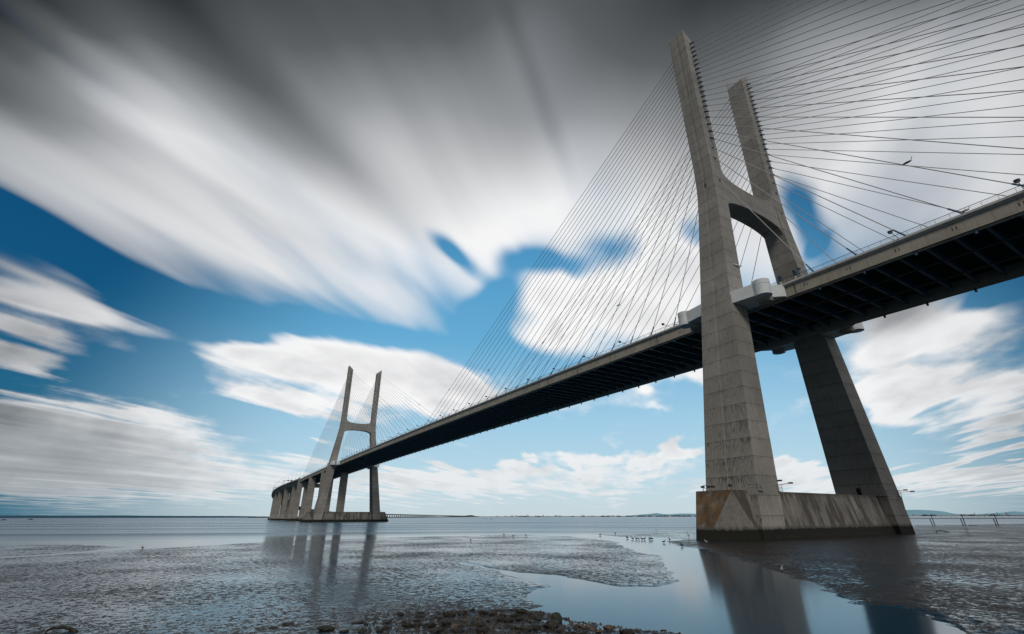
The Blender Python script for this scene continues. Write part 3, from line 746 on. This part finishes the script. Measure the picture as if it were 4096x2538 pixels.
me.loops.add(F.size); me.loops.foreach_set('vertex_index', F.reshape(-1).astype(np.int32))
me.polygons.add(len(F)); me.polygons.foreach_set('loop_start', np.arange(0, F.size, 4, dtype=np.int32)); me.polygons.foreach_set('loop_total', np.full(len(F), 4, dtype=np.int32))
me.polygons.foreach_set('use_smooth', np.ones(len(F), bool)); me.update(calc_edges=True)
m, t = newmat('wet_estuary_mud')
P = t.obj(); x, y, z = t.sep(P)
b1 = t.noise(t.scale(P, (1.0, 1.0, .3)), 2.3, 7, .76); b2 = t.noise(P, .16, 4, .6); b3 = t.noise(t.scale(P, (1, 1, .4)), 8.5, 4, .7)
nn = t.math('ADD', t.math('MULTIPLY', b1, .6), t.math('MULTIPLY', b3, .4))
b4 = t.noise(P, .09, 4, .6)
zz = t.math('MULTIPLY_ADD', t.math('SUBTRACT', nn, .5), MUDN, t.math('MULTIPLY_ADD', t.math('SUBTRACT', t.math('MAXIMUM', t.math('MINIMUM', z, .075), .034), .030), .24, t.math('MULTIPLY', t.math('SUBTRACT', .5, b4), .06)))
film = t.ramp(zz, .010, -.004)
dark = t.mix(b2, (.014, .010, .0075), (.027, .0195, .0145))
c = t.mix(t.ramp(b3, .35, .7), dark, (.036, .026, .020))
c = t.mix(film, c, (.006, .042, .075))
rough = t.mixf(film, .42, MUDR)
mp = t.bsdf(c, rough, nn, t.mixf(film, .9, .025), .16, Specular_IOR_Level=t.mixf(film, .07, .30), IOR=1.36)
mud = link('mudflat', me, m); tag(mud, kind='structure')

# ------------------------------------------------------------------ water
m, t = newmat('estuary_water')
P = t.obj(); x, y, z = t.sep(P)
dist = t.vmath('DISTANCE', P, (-35, 92, 0))
va = R(-31.6)
u = t.vmath('DOT_PRODUCT', P, (math.cos(va), math.sin(va), 0)); v = t.vmath('DOT_PRODUCT', P, (-math.sin(va), math.cos(va), 0))
wob = t.math('MULTIPLY', t.noise(P, .006, 2, .5), 60)
band = t.noise(t.comb(t.math('MULTIPLY', t.math('ADD', u, wob), .030), t.math('MULTIPLY', v, .0012), 0), 1.0, 4, .6)
band2 = t.noise(t.comb(t.math('MULTIPLY', u, .006), t.math('MULTIPLY', v, .0006), 3), 1.0, 4, .6)
riv = t.ramp(dist, 85, 135)
rough = t.mixf(riv, .115, t.ramp(band, .35, .65, .16, .34))
c = t.mix(riv, (.006, .038, .070), t.mix(t.ramp(band2, .35, .65), (.014, .070, .125), (.035, .105, .165)))
rip = t.noise(t.scale(P, (1, 1, 1)), .9, 3, .6)
t.bsdf(c, rough, rip, t.mixf(riv, .012, .30), .12, IOR=1.33, Specular_Tint=(.62, .84, 1.0, 1), Specular_IOR_Level=.38)
w = MB(); S = 40000; w.add([(-S, -S, 0), (S, -S, 0), (S, S, 0), (-S, S, 0)], [(0, 1, 2, 3)])
wat = w.build('water', m); tag(wat, kind='structure')
w = MB(); w.add([(-S, -S, -2.5), (S, -S, -2.5), (S, S, -2.5), (-S, S, -2.5)], [(0, 1, 2, 3)])
tag(w.build('riverbed', plain('river_mud', (.04, .035, .03), .9, .2, .01)), kind='structure')

# ------------------------------------------------------------------ rocks on the foreshore
def ground_h(px, py):
    """height of the mud sheet at a point (bilinear on the polar grid)"""
    r = math.hypot(px - CX, py - CY); a = math.atan2(py - CY, px - CX)
    i = math.log(r / 12.0) / math.log(460 / 12.0) * (NR - 1); j = (a - aa[0]) / (aa[-1] - aa[0]) * (NA - 1)
    i = min(max(int(round(i)), 0), NR - 1); j = min(max(int(round(j)), 0), NA - 1); return float(h[i, j])
def rockmat(name, base, moss, tan=0.0):
    m, t = newmat(name); P = t.obj(); g = t.node('ShaderNodeNewGeometry'); nx, ny, nz = t.sep(g.outputs['Normal'])
    n1 = t.noise(P, 3.5, 5, .65); n2 = t.noise(P, 14, 4, .7)
    c = t.mix(t.ramp(n1, .35, .65), [k * .5 for k in base], [k * 1.4 for k in base])
    if moss: c = t.mix(t.math('MULTIPLY', t.ramp(nz, .2, .8), t.ramp(n1, .4, .6, 0, moss)), c, (.030, .040, .010))
    if tan: c = t.mix(t.math('MULTIPLY', t.ramp(n2, .4, .6), tan), c, (.17, .125, .085))
    t.bsdf(c, t.ramp(n2, .3, .7, .35, .8), t.math('ADD', n1, n2), .6, .05); return m
MR = [rockmat('weedy_dark_rock', (.024, .018, .012), .3), rockmat('dark_wet_rock', (.034, .025, .017), 0), rockmat('mossy_rock', (.028, .026, .016), .9), rockmat('pale_tan_stone', (.075, .055, .038), 0, .6)]
def rock_mesh(seed, sharp, flat):
    bm = bmesh.new(); bmesh.ops.create_icosphere(bm, subdivisions=4, radius=.5); rnd = random.Random(seed)
    planes = [(Vector((rnd.gauss(0, 1), rnd.gauss(0, 1), rnd.gauss(0, .8))).normalized(), rnd.uniform(.20, .36)) for _ in range(9)]
    o = Vector((seed * 3.1, seed * 1.7, 0))
    for vv in bm.verts:
        p = vv.co.copy()
        if sharp:
            for n_, k_ in planes:
                dd = p.dot(n_) - k_
                if dd > 0: p -= n_ * dd * .92
        p *= 1 + .10 * mnoise.noise(p * 3 + o) + (.16 if not sharp else .05) * mnoise.fractal(p * 7 + o, .8, 2, 3) 
        if not sharp: p *= 1 + .22 * mnoise.noise(p * 4.5 - o); p += Vector((mnoise.noise(p * 19 + o), mnoise.noise(p * 19 - o), mnoise.noise(p * 18 + o * 2))) * .13
        else: p *= 1 + .05 * mnoise.noise(p * 9 + o)
        p.z *= flat; vv.co = p
    me_ = bpy.data.meshes.new('rock'); bm.to_mesh(me_); bm.free()
    me_.polygons.foreach_set('use_smooth', [True] * len(me_.polygons)); return me_
protos = []
for i in range(10):
    k_ = i % 5
    sharp = k_ in (1, 2, 3); me_ = rock_mesh(i + 1, sharp, .8 if sharp else .55); me_.materials.append(MR[0] if k_ == 0 else MR[2] if k_ in (1,) else MR[1] if k_ == 2 else MR[3] if k_ == 3 else MR[0]); protos.append(me_)
DEF = ('dark wet weedy rock among many others on the muddy foreshore', 'dark weedy rocks on the foreshore')
TAN = ('pale tan stone lying among the dark rocks of the foreshore', 'pale tan stones on the foreshore')
def rock(px, py, size, p, lab=DEF, sz=1.0, rot=None, hz_=1.0):
    o = link('rock', protos[p], None); rot = random.uniform(0, 6.28) if rot is None else rot
    size *= .74; hz_ *= .88
    o.location = (px, py, max(ground_h(px, py), -.02) + size * hz_ * .16); o.rotation_euler = (random.uniform(-.15, .15), random.uniform(-.15, .15), rot); o.scale = (size, size * sz, size * hz_)
    tag(o, lab[0], 'rock', lab[1]); return o
ROCKS = [(-41.64, 102.16, .86, 1, ('biggest mossy boulder standing up at the edge of the channel', None), 1.15), (-40.51, 102.22, .45, 2, ('square dark boulder just left of the biggest mossy one', None), 1.1), (-42.84, 103.19, .9, 1, ('broad green-topped boulder half under the biggest one', None), .8), (-43.47, 101.87, .42, 3, ('upright pale brown stone right of the green boulder', None), .9), (-43.9, 101.3, .55, 3, TAN, .9), (-44.83, 101.19, .7, 0, DEF, .8), (-38.07, 105.43, .72, 0, DEF, .8), (-38.0, 104.62, .3, 0, DEF, 1), (-38.92, 106.24, .38, 2, DEF, 1), (-37.01, 106.34, .3, 0, ('dark rock with a thin stick standing up behind it', None), 1), (-36.88, 107.23, .4, 0, DEF, .8), (-37.63, 104.01, .3, 0, DEF, .8), (-38.67, 104.01, .55, 0, DEF, .8), (-39.79, 103.64, .35, 0, DEF, 1), (-40.04, 103.24, .6, 0, DEF, .7), (-39.41, 102.41, .7, 0, DEF, .7), (-40.03, 102.36, .3, 0, DEF, 1), (-39.24, 103.83, .48, 0, DEF, .7), (-42.36, 104.14, .4, 3, TAN, 1.2), (-40.95, 104.06, .55, 0, DEF, 1), (-41.06, 105.3, .38, 1, DEF, 1), (-41.68, 103.46, .33, 1, DEF, 1.1), (-39.82, 105.51, .4, 3, TAN, .7), (-39.7, 107.03, .7, 0, DEF, .7), (-38.2, 108.24, .32, 0, DEF, .7), (-38.34, 107.61, .3, 0, DEF, .6), (-38.63, 107.15, .38, 0, DEF, .6), (-37.55, 106.56, .6, 0, DEF, .4), (-39.38, 107.85, .5, 0, DEF, .8), (-39.47, 107.5, .45, 0, DEF, .9), (-39.96, 106.4, .55, 0, DEF, .8), (-42.52, 102.01, .32, 3, TAN, .7), (-43.31, 102.14, .42, 3, TAN, .7), (-45.16, 99.6, .35, 0, ('low dark rock awash in the channel, right of all the others', None), .4), (-41.83, 105.58, .3, 1, DEF, 1), (-42.47, 104.46, .24, 3, TAN, 1), (-40.84, 107.05, .42, 3, TAN, .6), (-39.27, 108.66, .4, 0, DEF, .8), (-39.66, 109.03, .32, 0, DEF, 1), (-41.4, 106.54, .6, 0, DEF, .6), (-42.86, 104.04, .3, 0, DEF, 1), (-44.29, 102.11, .5, 3, TAN, .8),
         (-36.7, 112.4, .45, 0, ('leftmost weedy rock, low on the mud near the bottom edge', None), .3), (-36.3, 111.8, .6, 0, ('second weedy rock from the left, low on the mud', None), .3), (-38.2, 110.7, .85, 0, ('wide dark weedy rock alone at the bottom, left of the rock field', None), .55), (-37.5, 109.3, .6, 0, ('flat weedy rock on the mud ridge left of the rock field', None), .3), (-38.9, 110.2, .5, 0, DEF, .4), (-39.3, 109.6, .5, 0, DEF, .6), (-37.9, 108.1, .3, 0, DEF, .6), (-38.0, 109.1, .25, 0, DEF, .7)]
for q in ROCKS: rock(q[0], q[1], q[2], q[3] + random.choice((0, 5)), q[4], hz_=q[5])
rnd = random.Random(3); n_ = 0
while n_ < 190:
    a_ = rnd.uniform(-44, -18); r_ = rnd.uniform(20.2, 25.0); px, py = CX + r_ * math.cos(R(a_)), CY + r_ * math.sin(R(a_))
    dd = float(sdist(np.array([px]), np.array([py]), SHORE)[0])
    if dd < .25: continue
    dens = min(1, dd / 2.2) * (1 if a_ < -20 else .45)
    if rnd.random() > dens: continue
    s = min(.6, .07 + rnd.expovariate(7.5)); tn = rnd.random() < .16
    rock(px, py, s, (3 if tn else rnd.choice((0, 0, 0, 1, 2))) + rnd.choice((0, 5)), TAN if tn else DEF, hz_=rnd.uniform(.5, 1.0)); n_ += 1
# pebbles and grit between them
pb = MB(); rnd = random.Random(9)
for _ in range(5200):
    a_ = rnd.uniform(-50, -17); r_ = rnd.uniform(19.5, 25.5); px, py = CX + r_ * math.cos(R(a_)), CY + r_ * math.sin(R(a_))
    if SHORE and not (-48 < px < -35): continue
    zz = ground_h(px, py)
    if zz < .0 : continue
    s = .012 + rnd.expovariate(45); s = min(s, .09)
    vs = [(px + s * rnd.uniform(.6, 1), py, zz), (px, py + s * rnd.uniform(.6, 1), zz), (px - s * rnd.uniform(.6, 1), py, zz), (px, py - s * rnd.uniform(.6, 1), zz), (px + rnd.uniform(-.3, .3) * s, py, zz + s * rnd.uniform(.5, .9))]
    pb.add(vs, [(0, 1, 4), (1, 2, 4), (2, 3, 4), (3, 0, 4)])
tag(pb.build('shingle', MR[1]), 'fine shingle and grit between the foreshore rocks', 'shingle', kind='stuff')
k = MB().tube((-36.3, 106.2, 0), (-36.42, 106.15, .62), .022, .014, 6); tag(k.build('stick', MR[1]), 'thin stick standing upright in the mud behind the rocks', 'stick')
# bent dark branch at the left foot of the picture
k = MB(); pts = [(-33.1, 119.95, -.02), (-32.95, 119.9, .10), (-32.85, 119.75, .16), (-32.9, 119.45, .16), (-33.1, 119.2, .11), (-33.4, 118.95, .02)]
for i_, (a_, b_) in enumerate(zip(pts[:-1], pts[1:])): k.tube(a_, b_, .035 + .008 * i_, .04 + .008 * i_, 7)
tag(k.build('branch', MR[0], smooth=True), 'dark bent branch arching out of the mud at the lower left edge', 'branch')

# ------------------------------------------------------------------ birds
MBD = plain('dark_plumage', (.02, .018, .016), .8, .2, 20); MBW = plain('white_plumage', (.6, .6, .58), .8, .1, 20); MBG = plain('grey_plumage', (.10, .11, .12), .8, .2, 20); MBB = plain('orange_bill', (.3, .12, .02), .6, .1, 20)
def ell(rx, ry, rz, c=(0, 0, 0), n=10, mth=6, taper=0):
    rings = []
    for i in range(mth + 1):
        u = -1 + 2 * i / mth; r = math.sqrt(max(.001, 1 - u * u)) * (1 - taper * (u < 0) * (-u))
        rings.append([(c[0] + u * rx, c[1] + ry * r * math.cos(2 * math.pi * j / n), c[2] + rz * r * math.sin(2 * math.pi * j / n) - taper * .3 * rz * (u < 0) * u * u) for j in range(n)])
    return rings
def bird(kind, px, py, lab, grp=None, scale=1.0, rot=0.0, z0=None):
    z0 = max(ground_h(px, py), 0) if z0 is None else z0
    t_ = thing('heron' if kind == 'heron' else 'gull' if kind == 'gull' else 'wader', lab, 'bird', (px, py, z0), grp); t_.scale = (scale,) * 3; t_.rotation_euler.z = rot
    lg = {'heron': .42, 'gull': .08, 'duck': .10}[kind]; bodym = {'heron': MBG, 'gull': MBW, 'duck': MBD}[kind]
    k = MB().loft(ell(.26, .10, .12, (0, 0, lg + .1), taper=.5))
    nk = [(.2, lg + .16, .055), (.27, lg + .26, .04), (.25, lg + (.62 if kind == 'heron' else .30), .032), (.30, lg + (.72 if kind == 'heron' else .33), .05)]
    for (x0, z_0, r0), (x1, z_1, r1) in zip(nk[:-1], nk[1:]): k.tube((x0, 0, z_0), (x1, 0, z_1), r0, r1, 8)
    k.loft(ell(.07, .045, .05, (.33, 0, nk[-1][1]), 8, 5)); k.build('body', bodym, t_, True)
    MB().tube((.37, 0, nk[-1][1]), (.37 + (.16 if kind == 'heron' else .07), 0, nk[-1][1] - .02), .018, .004, 6).build('beak', MBB, t_)
    for yy in (.04, -.04): MB().tube((.02, yy, 0), (.0, yy, lg + .05), .012, .016, 6).build('leg', MBB if kind != 'duck' else MBD, t_)
    MB().loft(ell(.24, .02, .07, (-.06, .10, lg + .12), taper=.4)).build('wing', MBG if kind != 'duck' else MBD, t_, True)
bird('heron', 7.6, 33.7, 'grey heron standing upright in the shallows left of the near plinth', rot=2.0, scale=1.1)
bird('gull', -5.5, 45.3, 'white gull on the mud just below the corner of the near plinth', rot=1)
bird('gull', -35.3, 74.9, 'white gull on the channel edge in front of the near pylon', rot=2.4, z0=-.02)
bird('gull', 29.3, 121.7, 'lone brownish gull standing on the mudflat at far left', rot=.5, scale=1.3)
for px, py in [(31.1, 35.7), (16.0, 41.8), (12.5, 43.8), (11.3, 44.0), (9.9, 44.8), (9.6, 44.3), (9.7, 43.6), (8.1, 44.0), (10.2, 41.5), (9.3, 42.0), (4.3, 42.8)]:
    bird('duck', px, py, 'dark wading bird in the loose flock between the mudflat and the near plinth', 'dark birds in the channel left of the near plinth', rot=random.uniform(0, 6.28), scale=1.1)
for px, py in [(0.3, 48.9), (-8.2, 54.5)]: bird('duck', px, py, 'small dark bird on the mud edge in front of the near plinth', 'birds on the bank in front of the near plinth', rot=random.uniform(0, 6.28))
for px, py in [(35.7, 56.6), (36.5, 52.7), (43.3, 54.4), (23.3, 73.2)]: bird('duck', px, py, 'small dark bird on the far part of the central mudflat', 'birds on the central mudflat', rot=random.uniform(0, 6.28))
for px, py in [(36.1, 26.4), (50.7, -4.1)]: bird('duck', px, py, 'distant bird on the thin mud bar beyond the flock', 'birds on the thin mud bar', rot=random.uniform(0, 6.28))

# ------------------------------------------------------------------ jetty on the right
MW = plain('dark_jetty_timber', (.035, .03, .028), .8, .3, 1.5)
jt = thing('jetty', 'long low jetty on paired dark piles with a thin handrail, behind the mud at right', 'jetty', (40, -176.6, 0))
A_ = Vector((52, -172.2, 0)) ; jd = (Vector((19.8, -184.5, 0)) - Vector((40.0, -176.6, 0))).normalized(); jn = Vector((-jd.y, jd.x, 0))
def jb(mb, name, mat): o = mb.build(name, mat, jt); o.location = (-40, 176.6, 0); return o
def jp(u_, v_, z_): q = Vector((40.0, -176.6, 0)) + jd * u_ + jn * v_; return (q.x, q.y, z_)
k = MB()
for v0, v1, z0, z1 in ((-.9, .9, 2.75, 3.0),):
    vs = [jp(u_, v_, z_) for u_ in (-18, 60) for v_ in (v0, v1) for z_ in (z0, z1)]; k.add(vs, [(0, 1, 3, 2), (4, 6, 7, 5), (0, 4, 5, 1), (2, 3, 7, 6), (0, 2, 6, 4), (1, 5, 7, 3)])
jb(k, 'walkway', MW)
k = MB()
for v_ in (-.8, .8):
    for h_ in (.45, .95): k.tube(jp(-18, v_, 3 + h_), jp(60, v_, 3 + h_), .035, n=5)
    u_ = -18
    while u_ <= 60: k.tube(jp(u_, v_, 3), jp(u_, v_, 3.95), .035, n=5); u_ += 1.9
jb(k, 'handrail', M['rail'])
for u_ in (-21.6, 0, 10.8, 21.7, 32.5, 43.5, 54):
    if u_ < -18: continue
    jb(MB().tube(jp(u_, .9, -1), jp(u_ - .25, .9, 4.85 if u_ in (0, 10.8, 21.7) else 3.2), .20, .15, 8), 'pile', MW)
    jb(MB().tube(jp(u_ - .9, -.9, -1), jp(u_ - 1.15, -.9, 2.8), .20, .18, 8), 'pile', MW)
k = MB(); hp = [(-7.2, -38.2, .1), (-6.6, -40.5, .45), (-6.2, -43, .62), (-6.3, -45.5, .5), (-6.9, -48.2, .1)]
for a_, b_ in zip(hp[:-1], hp[1:]): k.tube(a_, b_, .10, n=7)
tag(k.build('hose', MW, smooth=True), 'dark bent pipe arching out of the mud right of the near plinth', 'pipe')
k = MB().tube((-14.4, -36, .1), (-13.2, -36.8, .18), .14, .1, 7).tube((-14, -36.2, .1), (-13.7, -36.4, 1.5), .04, .02, 6)
tag(k.build('driftwood', MW), 'small piece of driftwood with an upright twig on the right mudflat', 'driftwood')
k = MB().tube((24.7, -166.8, .12), (22.2, -168.6, .12), .22, .16, 8)
tag(k.build('log', MW), 'dark log lying at the far edge of the mud near the jetty piles', 'log')

# ------------------------------------------------------------------ small boats and buoys
MH = plain('dark_hull', (.02, .022, .03), .5, .1, 2)
def boat(px, py, L, lab):
    t_ = thing('sailing_boat', lab, 'boat', (px, py, 0)); t_.rotation_euler.z = R(60)
    rings = []
    for u_, w_, s_ in ((-1, .6, .9), (-.5, 1, .75), (.2, 1, .75), (.7, .6, .9), (1, .08, 1.15)):
        rings.append([(u_ * L / 2, w_ * L * .14, s_ * L * .10), (u_ * L / 2, -w_ * L * .14, s_ * L * .10), (u_ * L / 2, -w_ * L * .07, -.2), (u_ * L / 2, w_ * L * .07, -.2)])
    MB().loft(rings).build('hull', MH, t_); MB().tube((0, 0, .4), (L * .25, L * .2, L * .9), .12, .06, 6).build('mast', MH, t_)
    MB().box(-L * .2, L * .1, -L * .08, L * .08, L * .08, L * .16).build('cabin', MH, t_)
boat(1280, 434, 11, 'tiny dark boat with a slanting mast at the extreme left of the river')
boat(1552, 453, 12, 'second tiny dark boat with a mast, right of the leftmost one')
for px, py, lb in ((794, -350, 'left one of two dark buoys on the river below the distant bridge hump'), (702, -310, 'right one of two dark buoys on the river below the distant bridge hump')):
    t_ = thing('buoy', lb, 'buoy', (px, py, 0)); MB().tube((0, 0, -.3), (0, 0, .6), .9, .8, 12).build('float', MH, t_); MB().tube((0, 0, .6), (0, 0, 2.6), .35, .12, 8).tube((0, 0, 2.6), (0, 0, 3.0), .3, n=8).build('mast', MH, t_)

# ------------------------------------------------------------------ far shore
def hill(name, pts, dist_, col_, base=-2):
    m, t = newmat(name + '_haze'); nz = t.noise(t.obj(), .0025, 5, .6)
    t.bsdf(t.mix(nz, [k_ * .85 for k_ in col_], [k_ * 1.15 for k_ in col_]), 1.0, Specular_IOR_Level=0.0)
    azs = np.array([p_[0] for p_ in pts]); els = np.array([p_[1] for p_ in pts])
    A = np.linspace(azs.max(), azs.min(), 220); H = np.interp(A, azs[::-1] if azs[0] > azs[-1] else azs, els[::-1] if azs[0] > azs[-1] else els)
    mb = MB(); vs = []; fs = []
    for i_, (a_, e_) in enumerate(zip(A, H)):
        e_ += .012 * mnoise.fractal(Vector((a_ * 2.5, 0, dist_ * .001)), .8, 2, 4)
        hh = max(dist_ * math.tan(R(e_)) + CAM.z, 1)
        for d_, z_ in ((0, base), (dist_ * .02, hh * .45), (dist_ * .05, hh), (dist_ * .14, hh * .8), (dist_ * .2, base)):
            vs.append((CX + (dist_ + d_) * math.cos(R(a_)), CY + (dist_ + d_) * math.sin(R(a_)), z_))
    for i_ in range(len(A) - 1):
        for j_ in range(4): fs.append((i_ * 5 + j_, i_ * 5 + j_ + 1, i_ * 5 + j_ + 6, i_ * 5 + j_ + 5))
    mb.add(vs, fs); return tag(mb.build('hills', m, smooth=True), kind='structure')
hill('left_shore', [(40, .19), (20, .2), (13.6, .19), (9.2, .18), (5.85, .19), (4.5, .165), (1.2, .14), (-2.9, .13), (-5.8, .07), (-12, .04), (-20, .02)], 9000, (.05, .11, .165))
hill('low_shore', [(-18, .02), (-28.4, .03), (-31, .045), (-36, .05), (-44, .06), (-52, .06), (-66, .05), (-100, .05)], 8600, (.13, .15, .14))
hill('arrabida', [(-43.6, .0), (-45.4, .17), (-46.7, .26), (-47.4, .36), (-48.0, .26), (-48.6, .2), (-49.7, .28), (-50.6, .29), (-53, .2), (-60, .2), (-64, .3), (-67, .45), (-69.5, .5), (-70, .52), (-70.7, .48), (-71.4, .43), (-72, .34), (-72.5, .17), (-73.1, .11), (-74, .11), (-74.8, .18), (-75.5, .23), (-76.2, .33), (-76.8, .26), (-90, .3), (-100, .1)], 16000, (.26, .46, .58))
k = MB(); n_ = 160
for i_ in range(n_ + 1):
    a_ = -28.5 - i_ * .28; a_ = max(a_, -74)
    for d_, z_ in ((-60, 0.05), (0, 7)): k.v.append((CX + (8500 + d_) * math.cos(R(a_)), CY + (8500 + d_) * math.sin(R(a_)), z_))
for i_ in range(n_): k.f.append((2 * i_, 2 * i_ + 1, 2 * i_ + 3, 2 * i_ + 2))
tag(k.build('beach', plain('pale_sand', (.42, .38, .34), .9, .1, .01)), kind='structure')
tm = rock_mesh(21, False, .7); tmm, t = newmat('hazy_trees'); nz = t.noise(t.obj(), 4, 4, .6); t.bsdf(t.mix(nz, (.035, .055, .055), (.07, .095, .09)), 1.0); tm.materials.append(tmm); tm.name = 'tree_clump'
rnd = random.Random(5)
for i_ in range(60):
    a_ = rnd.choice((rnd.uniform(-35, -31), rnd.uniform(-52, -38), rnd.uniform(-52, -43), rnd.uniform(-76.5, -68)))
    o = link('tree_clump', tm, None); D_ = 8450; s = rnd.uniform(14, 26); o.location = (CX + D_ * math.cos(R(a_)), CY + D_ * math.sin(R(a_)), 5); o.scale = (s * 3, s * 3, s * 1.3)
    tag(o, 'tiny hazy clump of trees on the far shore', 'trees', 'tree clumps on the far shore')
for i_ in range(14):
    a_ = -4.3 - i_ * .12; o = link('tree_clump', tm, None); D_ = 5200; s = rnd.uniform(10, 17); o.location = (CX + D_ * math.cos(R(a_)), CY + D_ * math.sin(R(a_)), 3); o.scale = (s * 2, s * 2, s * 1.3)
    tag(o, 'dark clump of trees on the shore just left of the viaduct piers', 'trees', 'tree clumps left of the viaduct')
HC = [plain('pale_wall', (.42, .40, .38), .9, .1, .1), plain('pinkish_wall', (.38, .27, .24), .9, .1, .1), plain('grey_wall', (.22, .24, .25), .9, .1, .1)]; HR = plain('clay_roof', (.20, .10, .08), .9, .1, .1)
for i_ in range(46):
    a_ = rnd.choice((rnd.uniform(-37, -29.2), rnd.uniform(-43, -31), rnd.uniform(-76, -68.6))); D_ = 8380
    t_ = thing('distant_house', 'minute pale building in the town along the far shore', 'building', (CX + D_ * math.cos(R(a_)), CY + D_ * math.sin(R(a_)), 4), 'buildings of the town on the far shore'); t_.rotation_euler.z = R(a_)
    w_, hh = rnd.uniform(14, 38), rnd.uniform(7, 17)
    if rnd.random() < .08: w_, hh = 6, 34
    MB().box(-8, 8, -w_ / 2, w_ / 2, 0, hh).build('wall', rnd.choice(HC), t_)
    MB().prism_x([(-w_ / 2 - 1, hh), (w_ / 2 + 1, hh), (0, hh + 4)], -9, 9).build('roof', HR, t_)
